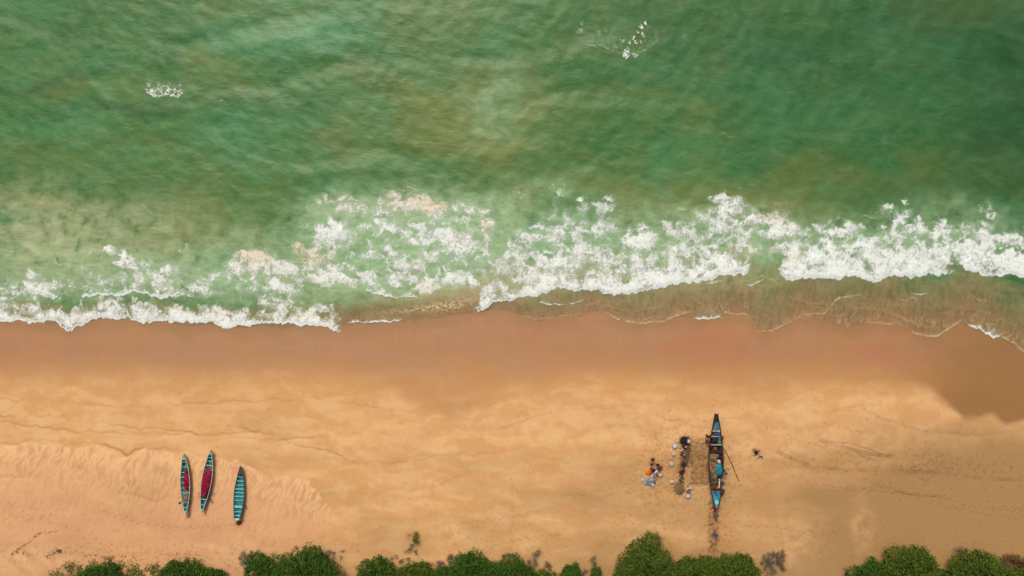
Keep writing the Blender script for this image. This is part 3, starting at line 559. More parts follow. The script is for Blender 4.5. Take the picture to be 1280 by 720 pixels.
LEAF_D = leaf_mat('leaf_dark', (10, 36, 2), (82, 120, 18), (34, 72, 6))
LEAF_Y = leaf_mat('leaf_yellow_green', (14, 38, 4), (108, 128, 24), (58, 88, 14))
LEAF_P = leaf_mat('leaf_pale', (104, 108, 52), (168, 160, 92), (92, 100, 44))
LEAF_G = leaf_mat('leaf_grey', (66, 78, 62), (128, 134, 112), (90, 98, 78))
PINK = leaf_mat('petal_pink', (128, 78, 92), (172, 108, 120), (104, 62, 84))
RED = leaf_mat('petal_red', (112, 58, 48), (150, 84, 70), (98, 74, 46))
def bush(u, v, ru, rv, h, n, seed, label, mat=LEAF_D, size=.21, name='beach_shrub', group=None, gap=.12):
    """crown centre (u,v) and half extents on the map, h metres tall"""
    rng = np.random.RandomState(seed); v -= 1.2 * h; n = int(n * 1.5); ru *= 1.04; rv *= 1.06; c = W(u, v); z0 = c.z
    root = empty(name, c); rx, ry = ru / PPM, rv / PPM
    # lobes: overlapping domes of differing height; twig tips carry clusters of leaves
    k = max(4, int(rx * 3.2)); lob = [(0, 0, h * .62, .80 * rx, .80 * ry, h * .42)]
    for i in range(k):
        a = 2 * math.pi * i / k + rng.uniform(-.4, .4); q = rng.uniform(.42, .78)
        lob.append((math.cos(a) * rx * q, math.sin(a) * ry * q, h * rng.uniform(.30, .62), rx * rng.uniform(.24, .46), ry * rng.uniform(.24, .46), h * rng.uniform(.26, .42)))
    P, N = [], []
    wts = np.array([l[3] * l[4] for l in lob]); wts /= wts.sum()
    for l, w in zip(lob, wts):
        m = int(n * w / 5) + 1
        dirs = rng.randn(m, 3); dirs[:, 2] = np.abs(dirs[:, 2]) * .9 - .25; dirs /= np.linalg.norm(dirs, axis=1, keepdims=True)
        rr = rng.uniform(.78, 1.06, (m, 1)) * (1 + .30 * perlin(dirs[:, 0] * 2.3 + seed, dirs[:, 1] * 2.3 + dirs[:, 2], 9)[:, None])
        tips = np.array(l[:3]) + dirs * rr * np.array(l[3:])
        tips = tips[perlin(tips[:, 0] * 1.6 + seed, tips[:, 1] * 1.6, 5) > -.62 + gap]
        for t_ in range(5):
            P.append(tips + rng.randn(len(tips), 3) * np.array([.13, .13, .10])); N.append(np.tile([[0, 0, .75]], (len(tips), 1)) + dirs[:len(tips)] * .6 + rng.randn(len(tips), 3) * .45)
    P = np.concatenate(P); N = np.concatenate(N); P[:, 2] = np.maximum(P[:, 2], .04)
    link('crown', leaves_mesh('crown', P, N, size, rng), mat, root)
    m = MB(); m.tube([(0, 0, -.15), (.05, .03, h * .25), (0, .08, h * .55)], [.14, .11, .06], 7)
    for l in lob[1:]: m.tube([(0, 0, h * .1), (l[0] * .5, l[1] * .5, l[2] * .75), (l[0], l[1], l[2] + l[5] * .4)], [.07, .05, .02], 5)
    m.build('trunk', BARK, root, True)
    tag(root, label, 'shrub', group); return root
SG = 'dense shrubs behind the sand'
for a in [
    (131, 721, 26, 17, 2.4, 7000, 1, 'dark round shrub rising out of pale ground cover', LEAF_D),
    (232, 716, 28, 17, 2.6, 9000, 2, 'dark green shrub where pale ground cover ends at a sandy gap', LEAF_D),
    (267, 719, 17, 10, 1.6, 3500, 3, 'low dark shrub with yellowish twigs at the end of the ground cover', LEAF_D),
    (333, 718, 24, 24, 3.0, 8000, 4, 'dark shrub leaning against a much larger dome shaped shrub', LEAF_D),
    (388, 722, 47, 40, 4.4, 22000, 5, 'large smooth dome shaped dark green shrub across the gap from the ground cover', LEAF_D),
    (476, 718, 23, 21, 2.6, 7000, 6, 'rounded shrub beside a bare sand notch and small sprigs', LEAF_D),
    (522, 722, 28, 24, 2.8, 9000, 7, 'dark shrub below the upright leafy sprig', LEAF_Y),
    (562, 726, 26, 20, 2.4, 7000, 70, 'low green shrub under the purple flowering spray', LEAF_D),
    (591, 718, 31, 31, 3.6, 12000, 8, 'tall rounded green shrub next to the purple flowering spray', LEAF_D),
    (640, 722, 34, 26, 3.0, 12000, 9, 'broad green shrub between a taller round shrub and pink blossom', LEAF_D),
    (676, 730, 22, 18, 2.2, 6000, 90, 'low green shrub beneath the pink blossom', LEAF_Y),
    (713, 722, 14, 17, 2.2, 4500, 10, 'small compact green shrub standing alone on the sand', LEAF_D),
    (744, 722, 9, 14, 1.6, 2200, 11, 'narrow little green shrub with a grey dry top', LEAF_D),
    (806, 706, 35, 33, 4.2, 17000, 12, 'tall blocky green shrub jutting farthest onto the sand', LEAF_Y),
    (792, 728, 28, 22, 3.0, 8000, 120, 'green shrub filling in below the tall blocky shrub', LEAF_D),
    (868, 716, 36, 27, 3.2, 14000, 13, 'flat topped hedge like green shrub below the blue clad walker', LEAF_Y),
    (916, 714, 27, 27, 3.3, 11000, 14, 'green shrub closing the hedge next to the grey bush', LEAF_Y),
    (1083, 722, 27, 25, 3.0, 9000, 15, 'smooth dark dome shrub beside a taller yellow green one', LEAF_D),
    (1128, 712, 36, 30, 3.8, 15000, 16, 'tall yellow green shrub with ragged top beside a dark dome', LEAF_Y),
    (1174, 728, 14, 13, 1.8, 3500, 17, 'low green shrub wedged between two taller ones', LEAF_D),
    (1207, 716, 36, 27, 3.4, 13000, 18, 'spreading green shrub next to the reddish flowering one', LEAF_Y),
    (1250, 724, 22, 18, 2.4, 7000, 19, 'green shrub under reddish flowering branches', LEAF_Y),
    (1285, 722, 22, 24, 2.6, 7000, 20, 'green shrub beyond the reddish flowering branches', LEAF_Y)]:
    bush(a[0], a[1], a[2], a[3], a[4], a[5], a[6], a[7], a[8], group=SG)
for i, (u, lab) in enumerate(((180, 'green shrub inland of the pale ground cover'), (470, 'green shrub inland of the sand notch'), (900, 'green shrub inland of the hedge'), (1150, 'green shrub inland of the yellow green one'))):
    bush(u, 770, 60, 24, 3.2, 6000, 200 + i, lab, LEAF_D, size=.34, group=SG)
# sparse sprigs and flowering sprays: upright stems with leaves
def sprig(u, v, ru, rv, h, n, seed, label, mat, size=.16, cat='plant', name='sprig', petals=None):
    rng = np.random.RandomState(seed); root = empty(name, W(u, v)); m = MB(); P = []
    for i in range(max(4, n // 28)):
        a = rng.uniform(0, 2 * math.pi); q = math.sqrt(rng.rand()); x, y = math.cos(a) * q * ru / PPM, math.sin(a) * q * rv / PPM; hh = h * rng.uniform(.5, 1.1)
        bx, by = x * .75, y * .75
        m.tube([(0, 0, -.05), (bx * .6, by * .6, hh * .25), (x * .9, y * .9, hh * .6), (x, y, hh)], [.016, .014, .011, .006], 4)
        for k in range(28):
            f = rng.uniform(.15, 1.05); P.append((bx + (x - bx) * f + rng.randn() * .14, by + (y - by) * f + rng.randn() * .14, hh * f))
    m.build('stems', BARK, root); P = np.array(P); N = rng.randn(len(P), 3) * .6 + np.array([0, 0, .7])
    k = len(P) if petals is None else int(len(P) * .45)
    P = np.concatenate([P + rng.randn(*P.shape) * .07 for _ in range(3)]); N = np.tile(N, (3, 1)); rng.shuffle(P); k = len(P) if petals is None else int(len(P) * .6); size *= .62
    link('foliage', leaves_mesh('foliage', P[:k], N[:k], size, rng, .5), mat, root)
    if petals: link('blossom', leaves_mesh('blossom', P[k:], N[k:], size, rng, .8), petals, root)
    tag(root, label, cat, 'sprigs and sprays at the edge of the sand'); return root
sprig(308, 697, 9, 9, .7, 420, 31, 'small grey green sprig on bare sand beside the big dome shrub', LEAF_G)
sprig(517, 671, 9, 7, .9, 380, 32, 'leafy green sprig standing out on open sand', LEAF_Y)
sprig(514, 685, 9, 8, .6, 200, 33, 'thin greyish sprig trailing down from a leafier one', LEAF_G)
sprig(500, 699, 14, 7, .5, 200, 34, 'sparse grey twigs between two rounded shrubs', LEAF_G)
sprig(566, 699, 9, 8, .9, 330, 35, 'purple flowering spray beside a tall rounded shrub', LEAF_G, petals=PINK)
sprig(548, 705, 13, 5, .6, 240, 36, 'pale pink low flowering spray left of the purple one', LEAF_G, petals=PINK)
sprig(669, 690, 6, 11, .8, 240, 37, 'slender grey sprig rising above pink blossom', LEAF_G)
sprig(666, 704, 7, 6, .7, 220, 38, 'purple blossom at the foot of a slender grey sprig', LEAF_G, petals=PINK)
sprig(682, 709, 8, 8, .8, 300, 39, 'bright pink blossom overhanging the low shrub', LEAF_Y, petals=PINK)
sprig(743, 704, 7, 11, .8, 260, 40, 'grey dry sprig behind a narrow little shrub', LEAF_G)
sprig(731, 716, 8, 5, .5, 160, 41, 'wispy grey twigs between two small shrubs', LEAF_G)
sprig(962, 703, 12, 16, .8, 900, 42, 'patchy grey bush of silvery leaves alone on the sand', LEAF_G, .18, 'bush', 'grey_bush')
sprig(974, 700, 6, 16, .8, 420, 43, 'narrow silvery grey bush with a reddish tip', LEAF_G, .18, 'bush', 'grey_bush', petals=RED)
sprig(1256, 700, 24, 9, 1.9, 1000, 44, 'reddish flowering branches over green shrubs', LEAF_Y, .2, petals=RED)
sprig(1282, 697, 16, 10, 2.0, 700, 45, 'reddish brown flowering branches past the spreading shrub', LEAF_Y, .2, petals=RED)
sprig(1197, 688, 9, 6, 1.9, 260, 46, 'thin reddish twigs above the spreading green shrub', LEAF_G, petals=RED)
sprig(837, 702, 5, 4, 2.8, 160, 47, 'small cluster of red blossom between tall shrub and hedge', LEAF_Y, petals=RED)
sprig(902, 692, 6, 4, 2.6, 160, 48, 'dark red blossom on top of the hedge', LEAF_Y, petals=RED)
sprig(822, 668, 10, 6, 3.6, 220, 49, 'dry reddish twigs on top of the tall blocky shrub', LEAF_Y, petals=RED)
sprig(421, 691, 14, 6, .5, 200, 50, 'curved dry brown twigs beside the big dome shrub', LEAF_G)
# pale ground cover on the left: uncountable
rng = np.random.RandomState(77); P = []
n = 60000; u = rng.uniform(54, 292, n); v = rng.uniform(688, 760, n)
edge = 702 - 6 * fbm(u / 30, u * 0, 91, 3) + 10 * sm(90, 60, u) + 9 * sm(255, 290, u)
den = sm(-3, 12, v - edge) * sm(-.55, .35, fbm(u / 13, v / 13, 92, 3)) * sm(52, 75, u) * sm(292, 275, u)
k = rng.rand(n) < den * .75; u, v = u[k], v[k]
zz = zs(v); kk = 1 - zz / H
P = np.stack([(u - 640) / PPM * kk, (360 - v) / PPM * kk, zz + rng.uniform(.04, .30, len(u))], 1); N = rng.randn(len(P), 3) * .5 + np.array([0, 0, .8])
gc = link('ground_cover', leaves_mesh('ground_cover', P, N, .16, rng, .6), LEAF_P); tag(gc, 'pale yellow green creeping ground cover on the sand', 'ground cover', kind='stuff')
k = rng.rand(len(P)) < .55; gc = link('ground_cover', leaves_mesh('ground_cover', P[k] + np.array([.05, .03, .02]), N[k], .17, rng, .6), LEAF_Y); tag(gc, 'green creeping vines through pale ground cover', 'ground cover', kind='stuff')
# dried weed and twigs washed up
TWIG = paint((74, 56, 40), .9, .4, 20)
m = MB(); rr = random.Random(3)
def twigs(pts, n, spread, L=.35):
    for _ in range(n):
        i = rr.randrange(len(pts) - 1); f = rr.random(); u = pts[i][0] + (pts[i + 1][0] - pts[i][0]) * f + rr.gauss(0, spread); v = pts[i][1] + (pts[i + 1][1] - pts[i][1]) * f + rr.gauss(0, spread)
        p = W(u, v); a = rr.uniform(0, 6.3); l = L * rr.uniform(.3, 1.2); q = Vector((math.cos(a), math.sin(a), 0)) * l / 2
        m.tube([p - q + Vector((0, 0, .02)), p + Vector((0, 0, .05)) + Vector((-q.y, q.x, 0)) * .3, p + q + Vector((0, 0, .02))], .016 * rr.uniform(.6, 1.5), 4)
twigs([(14, 694), (24, 686), (36, 678), (52, 664)], 90, .9); twigs([(18, 690), (30, 692), (40, 694)], 60, 1.5); twigs([(58, 698), (66, 691), (75, 688), (76, 690)], 90, 1.3); twigs([(55, 666), (75, 664)], 16, 1.2)
twigs([(84, 690), (110, 694), (140, 697), (180, 696), (230, 693), (255, 694)], 170, 2.2, .3); twigs([(130, 699), (142, 698)], 60, 1.5); twigs([(285, 700), (300, 712)], 30, 4, .25)
tag(m.build('driftweed', TWIG), 'dark dried weed and twigs strewn along the back of the beach', 'driftwood', kind='stuff')

# ------------------------------------------------------------------ boats
def boat(name, bow, stern, beam, cols, label, group=None, depth=.55, bow_rise=.35, stern_cut=0.0, thw=(), decks=(), z_off=0.13, full=.86, ribs=True):
    """canoe hull along local +Y (bow). cols: dict of materials. thw: list of (t, width, mat); decks: list of (t0, t1, mat); t runs 0 bow .. 1 stern"""
    b, s_ = W(*bow), W(*stern); ax = (b - s_); L = ax.length; rz = math.atan2(ax.y, ax.x) - math.pi / 2
    root = empty(name, ((b + s_) / 2) + Vector((0, 0, z_off)), rz); root.rotation_euler.x = math.atan2(b.z - s_.z, L)
    B = beam / 2
    def half(t):
        tt = min(1, max(0, t)); w = (math.sin(math.pi * min(1, tt ** .95 * (1 - stern_cut * .0))) if stern_cut == 0 else math.sin(math.pi * (tt * (1 - stern_cut)) ** .95))
        return B * max(.02, w) ** full
    def sheer(t): return depth + bow_rise * max(0, (.32 - t) / .32) ** 2 + bow_rise * .7 * max(0, (t - .72) / .28) ** 2
    def keel(t): return -.06 + (.30 * max(0, (.12 - t) / .12) ** 2 + .22 * max(0, (t - .9) / .1) ** 2)
    def yy(t): return L / 2 - t * L
    n = 30; th = .045; m = MB(); V_, F_ = [], []; prof = 7
    ts = [i / n for i in range(n + 1)]
    for t_ in ts:
        h, sz, kz = half(t_), sheer(t_), keel(t_); row = []
        for j in range(-prof, prof + 1):
            a = j / prof; x = h * math.copysign(abs(a) ** .62, a); z = kz + (sz - kz) * abs(a) ** 2.0; row.append((x, yy(t_), z))
        hi = max(.012, h - th)
        for j in range(prof, -prof - 1, -1):
            a = j / prof; x = hi * math.copysign(abs(a) ** .62, a); z = kz + .06 + (sz - kz - .06) * abs(a) ** 2.0; row.append((x, yy(t_), z))
        V_ += row
    w = 2 * (2 * prof + 1)
    mi = []
    for i in range(n):
        for j in range(w):
            k = (j + 1) % w; F_.append((i * w + j, (i + 1) * w + j, (i + 1) * w + k, i * w + k)); mi.append(0 if j < 2 * prof + 1 else 1)
    half_w = 2 * prof + 1
    for base, flip in ((0, False), (n * w, True)):
        for j in range(2 * prof):
            q = (base + j, base + j + 1, base + w - 2 - j, base + w - 1 - j); F_.append(q if flip else q[::-1]); mi.append(0)
    m.v, m.f, m.mi = V_, F_, mi
    m.build('hull', [cols['out'], cols['in']], root, True)
    for sgn in (-1, 1):
        g = MB(); pts = [Vector((sgn * (half(t_) - .01), yy(t_), sheer(t_) + .02)) for t_ in ts]; wd = cols.get('gw', .07)
        for i, p in enumerate(pts):
            g.v += [(p.x - wd / 2, p.y, p.z - .03), (p.x + wd / 2, p.y, p.z - .03), (p.x + wd / 2, p.y, p.z + .03), (p.x - wd / 2, p.y, p.z + .03)]
        for i in range(n):
            for k in range(4): g.f.append((i * 4 + k, i * 4 + (k + 1) % 4, i * 4 + 4 + (k + 1) % 4, i * 4 + 4 + k)); g.mi.append(0)
        g.f += [(3, 2, 1, 0), (n * 4, n * 4 + 1, n * 4 + 2, n * 4 + 3)]; g.mi += [0, 0]
        g.build('gunwale', cols['gun'], root)
    for x in (-.26, -.09, .09, .26):
        q = MB(); q.box((x * B / .72, yy(.5), .10), (.15, L * .62, .03)); q.build('floorboard', cols['in'], root)
    if ribs:
        for i in range(2, 15):
            t_ = i / 16; r_ = MB(); hi = half(t_) - .05
            if hi < .15: continue
            pts = [(hi * math.copysign(abs(a) ** .62, a), yy(t_), keel(t_) + .09 + (sheer(t_) - keel(t_) - .14) * abs(a) ** 2) for a in [k / 6 for k in range(-6, 7)]]
            r_.tube(pts, .028, 4); r_.build('rib', cols['rib'], root)
    for t_, wd, mt in thw:
        q = MB(); h = half(t_) - .04; q.box((0, yy(t_), sheer(t_) - .10), (h * 2, wd, .05)); q.build('thwart', mt, root)
    for t0, t1, mt, drop in decks:
        q = MB(); k = 8
        for i in range(k + 1):
            t_ = t0 + (t1 - t0) * i / k; h = max(.01, half(t_) - .035); z = sheer(t_) - drop
            q.v += [(-h, yy(t_), z), (0, yy(t_), z + .05), (h, yy(t_), z), (h, yy(t_), z - .05), (0, yy(t_), z - .03), (-h, yy(t_), z - .05)]
        for i in range(k):
            for j in range(6): q.f.append((i * 6 + j, i * 6 + 6 + j, i * 6 + 6 + (j + 1) % 6, i * 6 + (j + 1) % 6)); q.mi.append(0)
        q.f += [(0, 1, 2, 3, 4, 5), tuple(k * 6 + j for j in (5, 4, 3, 2, 1, 0))]; q.mi += [0, 0]
        q.build('deck', mt, root)
    tag(root, label, 'boat', group)
    return root, L, half, sheer, yy
TEAL = paint((44, 138, 142), .55, .35, 5); TEAL_L = paint((138, 200, 192), .6, .3, 6); TEAL_D = paint((28, 92, 96), .6, .45, 5); PALE = paint((170, 188, 178), .65, .4, 7)
AQUA = paint((30, 134, 150), .55, .6, 5, (30, 60, 66)); BLACKW = paint((34, 30, 28), .8, .4, 6); DARKW = paint((58, 46, 38), .85, .5, 6); REDB = paint((122, 54, 42), .7, .45, 5); WHITEP = paint((206, 200, 194), .6, .3, 8)
MAUVE = paint((176, 150, 150), .7, .35, 8); BLUE = paint((34, 88, 150), .55, .3, 6); GREENP = paint((62, 112, 88), .6, .35, 6); DGREY = paint((50, 50, 54), .7, .3, 8); WOOD = paint((120, 92, 62), .85, .45, 10); STEEL = paint((150, 152, 152), .4, .3, 12)
BG = 'wooden boats pulled up on the sand'
b1 = boat('wooden_boat', (233.3, 566.5), (235.2, 642), 1.3, dict(out=PALE, gun=PALE, rib=TEAL_L, **{'in': TEAL}), 'narrow teal boat holding a crumpled pink cloth and a beige net', BG,
          thw=[(.13, .07, TEAL_L), (.21, .07, TEAL_L), (.30, .09, TEAL_L), (.38, .09, TEAL_L), (.47, .09, TEAL_L), (.56, .09, TEAL_L), (.64, .08, TEAL_L), (.80, .09, TEAL_L), (.88, .08, TEAL_L)], decks=[(.0, .09, PALE, .01), (.93, 1, PALE, .01)])
b2 = boat('wooden_boat', (266.8, 561.5), (254.6, 639), 1.36, dict(out=PALE, gun=PALE, rib=TEAL_L, **{'in': TEAL}), 'teal boat with pale rim loaded with a long magenta net', BG,
          thw=[(.12, .08, TEAL_L), (.18, .08, PALE), (.25, .1, PALE), (.32, .08, TEAL_L), (.39, .09, TEAL_L), (.79, .1, TEAL_L), (.88, .08, PALE)], decks=[(.0, .07, PALE, .01), (.94, 1, PALE, .01)])
b3 = boat('wooden_boat', (303.7, 581.5), (298.9, 648), 1.38, dict(out=TEAL, gun=TEAL_D, rib=TEAL_L, **{'in': TEAL}), 'empty teal boat with a rust red pointed bow deck', BG, stern_cut=.14,
          thw=[(.20, .08, TEAL_L), (.28, .1, TEAL_L), (.36, .08, TEAL_L), (.43, .12, TEAL_L), (.50, .08, TEAL_L), (.57, .1, TEAL_L), (.64, .08, TEAL_L), (.76, .26, TEAL_L), (.85, .08, TEAL_L), (.92, .1, TEAL_L)], decks=[(.0, .14, REDB, .0), (.14, .17, BLACKW, .02)])
q = MB(); q.box((0, -b3[1] / 2 + .12, b3[3](.98) - .05), (.85, .22, .06)); q.build('transom', WHITEP, b3[0])
big = boat('fishing_canoe', (892.3, 516), (892.2, 631), 1.98, dict(out=BLACKW, gun=BLACKW, rib=DARKW, gw=.12, **{'in': DARKW}), 'long black hulled fishing canoe with turquoise decks beside the spread net', None, depth=.95, bow_rise=.7, full=.88, stern_cut=.06,
           thw=[(.185, .14, WHITEP), (.245, .16, MAUVE), (.335, .16, MAUVE), (.41, .12, DARKW), (.80, .16, REDB), (.78, .1, DARKW)], decks=[(.0, .085, BLACKW, .0), (.085, .178, AQUA, .06), (.828, .905, AQUA, .05), (.905, 1.0, AQUA, -.01)])
root, L, half, sheer, yy = big
def inside(o, bt, x, t_, z): o.parent = None; return bt[0].matrix_world @ Vector((x, bt[4](t_), z))
def part(name, mat, fn, root=root, smooth=False): m_ = MB(); fn(m_); return m_.build(name, mat, root, smooth)
decks_ = [c for c in root.children if c.name.startswith('deck')]
part('hatch', BLUE, lambda m_: m_.box((.02, yy(.862), sheer(.862) + .03), (.46, .42, .12)), decks_[2])
part('hatch_lid', TEAL_L, lambda m_: m_.lathe([(0, .06), (.25, .06), (.28, .02), (.28, -.06)], 16, (0, yy(.945), sheer(.945) + .07)), decks_[3])
part('stem_post', BLACKW, lambda m_: m_.tube([(0, yy(.03), sheer(.03) - .1), (0, yy(.0), sheer(0) + .1), (0, yy(-.012), sheer(0) + .42)], [.09, .08, .05], 6))
part('locker', BLUE, lambda m_: m_.box((half(.215) - .22, yy(.215), sheer(.215) - .3), (.26, .55, .35)))
part('locker', GREENP, lambda m_: m_.box((half(.29) - .32, yy(.29), sheer(.29) - .25), (.42, .85, .4)))
for x in (-.32, -.16, 0, .16, .32): part('floorboard', WOOD, lambda m_: m_.box((x, yy(.58), .12), (.14, 4.6, .03)))
part('locker', DGREY, lambda m_: m_.box((-.15, yy(.215), sheer(.215) - .4), (.55, .5, .3)))
part('locker', BLACKW, lambda m_: m_.box((-.2, yy(.29), sheer(.29) - .35), (.6, .7, .3)))
def outboard(bt, x, t_, label, s=1.0, rz=0):
    r, L_, h_, sh_, y_ = bt; bpy.context.view_layer.update()
    p = r.matrix_world @ Vector((x, y_(t_), sh_(t_) - .1)); o = empty('outboard_motor', p, rz)
    m_ = MB(); m_.lathe([(0, .42 * s), (.13 * s, .40 * s), (.17 * s, .28 * s), (.17 * s, .08 * s), (.10 * s, 0), (0, 0)], 10); m_.build('cowling', DGREY, o, True)
    m_ = MB(); m_.box((0, 0, -.3 * s), (.08 * s, .12 * s, .62 * s)); m_.build('shaft', BLACKW, o)
    m_ = MB(); m_.tube([(0, 0, .1 * s), (0, .45 * s, .18 * s)], .02 * s, 6); m_.build('tiller', BLACKW, o)
    m_ = MB(); m_.box((.1 * s if x < 0 else -.1 * s, 0, 0), (.26 * s, .14 * s, .08 * s)); m_.build('bracket', STEEL, o)
    tag(o, label, 'outboard motor'); return o
outboard(b1, -.78, .80, 'dark outboard motor clamped to the side of the boat with the pink cloth', .8)
outboard(b2, .80, .79, 'dark outboard motor clamped to the boat with the magenta net', .8)
outboard(b3, .80, .74, 'dark outboard motor clamped to the side of the empty teal boat', .65)
# ------------------------------------------------------------------ nets, cloths, heaps
def net_mat(name, a, b, sc=14):
    t = NT(name); c = t.coord(obj=True); n = t.noise(c, sc, 5, .75, .6); n2 = t.noise(c, sc * .25, 3)
    col = t.mix(t.ramp(n, .35, .65), srgb(*a), srgb(*b)); col = t.mix(t.math('MULTIPLY', t.ramp(n2, .4, .7), .4), col, srgb(*a))
    return t.out(col, .9, t.bump(n, .8, .06), spec=.2)
MAG = net_mat('net_magenta', (120, 18, 44), (196, 46, 84)); BEI = net_mat('net_beige', (120, 96, 76), (190, 160, 132)); OLI = net_mat('net_olive', (70, 62, 30), (120, 110, 48)); BRN = net_mat('net_brown', (96, 74, 50), (160, 126, 88)); BLK = net_mat('net_black', (24, 24, 26), (62, 58, 54)); SANDN = net_mat('net_sand', (104, 84, 58), (190, 160, 116), 9)
TARP = net_mat('tarp_turquoise', (16, 110, 130), (36, 156, 176), 3); ORG = net_mat('tarp_orange', (206, 98, 10), (240, 136, 24), 5); RST = net_mat('net_rust', (80, 50, 30), (140, 86, 48))
def mound(name, mat, loc, rx, ry, h, seed, rz=0, label=None, cat='net', lumps=.35, strands=0, smat=None, rings=9, seg=26, group=None, parent=None, flatten=.5, bend=0):
    rng = random.Random(seed); v, f = [], []
    for i in range(rings + 1):
        q = i / rings
        for k in range(seg):
            w = 2 * math.pi * k / seg; rr = 1 + .22 * float(perlin(math.cos(w) * 1.7 + seed, math.sin(w) * 1.7, 3)) + .12 * float(perlin(math.cos(w) * 5 + seed, math.sin(w) * 5, 4))
            x, y = rx * q * rr * math.cos(w), ry * q * rr * math.sin(w)
            z = h * (1 - q ** 2.2) ** flatten * (1 + lumps * 1.6 * float(perlin(x * 3.1 + seed, y * 3.1, 7)) + lumps * float(perlin(x * 8 + seed, y * 8, 8))) - .03 * (q == 1)
            v.append((x + bend * math.sin(y * .85 + .4), y, max(z, -.03)))
    for i in range(rings):
        for k in range(seg):
            j = (k + 1) % seg; f.append((i * seg + k, (i + 1) * seg + k, (i + 1) * seg + j, i * seg + j))
    m_ = MB(); m_.add(v, f)
    if label is None: o = m_.build(name, mat, parent, True); o.location = loc; o.rotation_euler.z = rz; return o
    root = empty(name, loc, rz)
    m_.build('heap', mat, root, True)
    if strands:
        m_ = MB()
        for _ in range(strands):
            a = rng.uniform(0, 6.28); q = math.sqrt(rng.random()) * 1.05; x, y = rx * q * math.cos(a), ry * q * math.sin(a); d_ = rng.uniform(0, 6.28); pts = []
            for k in range(7):
                qq = min(1, math.hypot(x / rx, y / ry)); pts.append((x + bend * math.sin(y * .85 + .4), y, h * max(0, 1 - qq ** 2.2) ** flatten * 1.05 + rng.uniform(.005, .07)))
                d_ += rng.gauss(0, .8); x += .11 * math.cos(d_); y += .11 * math.sin(d_)
            m_.tube(pts, .011, 3, cap=False)
        m_.build('strands', smat or mat, root)
    tag(root, label, cat, group); return root
bpy.context.view_layer.update()
def in_boat(bt, x, t_, z): return bt[0].matrix_world @ Vector((x, bt[4](t_), z))
def rzb(bt): return bt[0].rotation_euler.z
mound('cloth', MAG, in_boat(b1, .14, .44, .34), .46, 1.4, .38, 1, rzb(b1), 'crumpled pink cloth lying in the boat with a beige net', 'cloth', strands=60)
mound('cloth', OLI, in_boat(b1, .2, .28, .32), .33, .34, .38, 2, rzb(b1), 'olive yellow cloth bundle in the boat with a beige net', 'cloth', strands=30)
mound('fishing_net', BEI, in_boat(b1, .02, .72, .26), .44, .78, .38, 3, rzb(b1), 'beige fishing net heaped in the boat with the pink cloth', strands=110)
mound('fishing_net', MAG, in_boat(b2, -.04, .53, .36), .62, 2.15, .42, 4, rzb(b2), 'long magenta fishing net filling the boat with the pale rim', strands=190, rings=12)
mound('cloth', OLI, in_boat(b2, -.22, .33, .3), .3, .3, .34, 5, rzb(b2), 'small olive bundle ahead of the magenta net', 'cloth', strands=20)
mound('fishing_net', RST, in_boat(b2, -.12, .745, .3), .48, .26, .30, 6, rzb(b2), 'rust coloured net end behind the magenta net', strands=50)
mound('bucket_pile', BLK, in_boat(b2, .36, .69, .36), .2, .3, .36, 7, rzb(b2), 'dark bundle beside the magenta net', 'bundle', strands=20)
mound('fishing_net', SANDN, in_boat(big, -.12, .585, .28), .62, 2.55, .5, 8, rzb(big), 'sandy brown fishing net heaped along the middle of the canoe', strands=320, rings=14, seg=34, smat=BRN)
mound('fishing_net', BLK, in_boat(big, .05, .40, .35), .62, .62, .42, 9, rzb(big), 'black fishing net bundle ahead of the sandy net in the canoe', strands=120)
mound('tarpaulin', TARP, in_boat(big, .50, .60, .62), .46, .92, .36, 10, rzb(big), 'turquoise tarpaulin bunched on the right side of the canoe', 'tarpaulin', lumps=.22)
mound('fishing_net', BLK, in_boat(big, .62, .45, .62), .22, .6, .3, 11, rzb(big), 'thin black net along the gunwale ahead of the tarpaulin', strands=60)
mound('fishing_net', RST, in_boat(big, .0, .795, .66), .62, .28, .34, 12, rzb(big), 'rust red net bundle just ahead of the stern deck', strands=70)
q = empty('plank', in_boat(big, .44, .745, .98), rzb(big)); m_ = MB(); m_.box((0, 0, 0), (.16, 1.15, .05)); m_.build('board', WHITEP, q); m_ = MB(); m_.box((0, .4, .04), (.17, .06, .03)); m_.build('cleat', DARKW, q); tag(q, 'white plank lying across the net behind the turquoise tarpaulin', 'plank')
# outrigger-like dark boom with net floats by the stern
q = empty('boom', W(898.6, 617)); m_ = MB(); m_.tube([(-.30, 1.35, .95), (.12, .75, .75), (-.05, -.25, .6), (-.45, -1.1, .45)], [.06, .07, .06, .05], 6); m_.build('pole', BLACKW, q, True); 
for k in range(5): m_ = MB(); m_.ball((.12 + .14 * math.sin(k * 2.1), .75 - .18 * k, .74 - .04 * k), .15, 8); m_.build('float', DGREY, q, True)
tag(q, 'dark boom with grey net floats hung beside the stern deck', 'boom')
def crate(bt, x, t_, z, sx, sy, sz, rgb, rz, label, cat='crate', name='crate'):
    o = empty(name, in_boat(bt, x, t_, z), rzb(bt) + rz); mt = paint(rgb, .6, .4, 7); m_ = MB(); w = .025
    m_.box((0, 0, .015), (sx, sy, .03)); m_.box((-sx / 2, 0, sz / 2 + .03), (w, sy, sz)); m_.box((sx / 2, 0, sz / 2 + .03), (w, sy, sz)); m_.box((0, -sy / 2, sz / 2 + .03), (sx - w, w, sz)); m_.box((0, sy / 2, sz / 2 + .03), (sx - w, w, sz)); m_.build('box', mt, o)
    mound('contents', BRN, (0, 0, .03), sx * .4, sy * .4, sz * .9, int(t_ * 1000), parent=o, rings=5, seg=14); tag(o, label, cat); return o
crate(big, .1, .215, .62, .42, .34, .26, (38, 84, 140), .1, 'blue crate between the first two canoe thwarts')
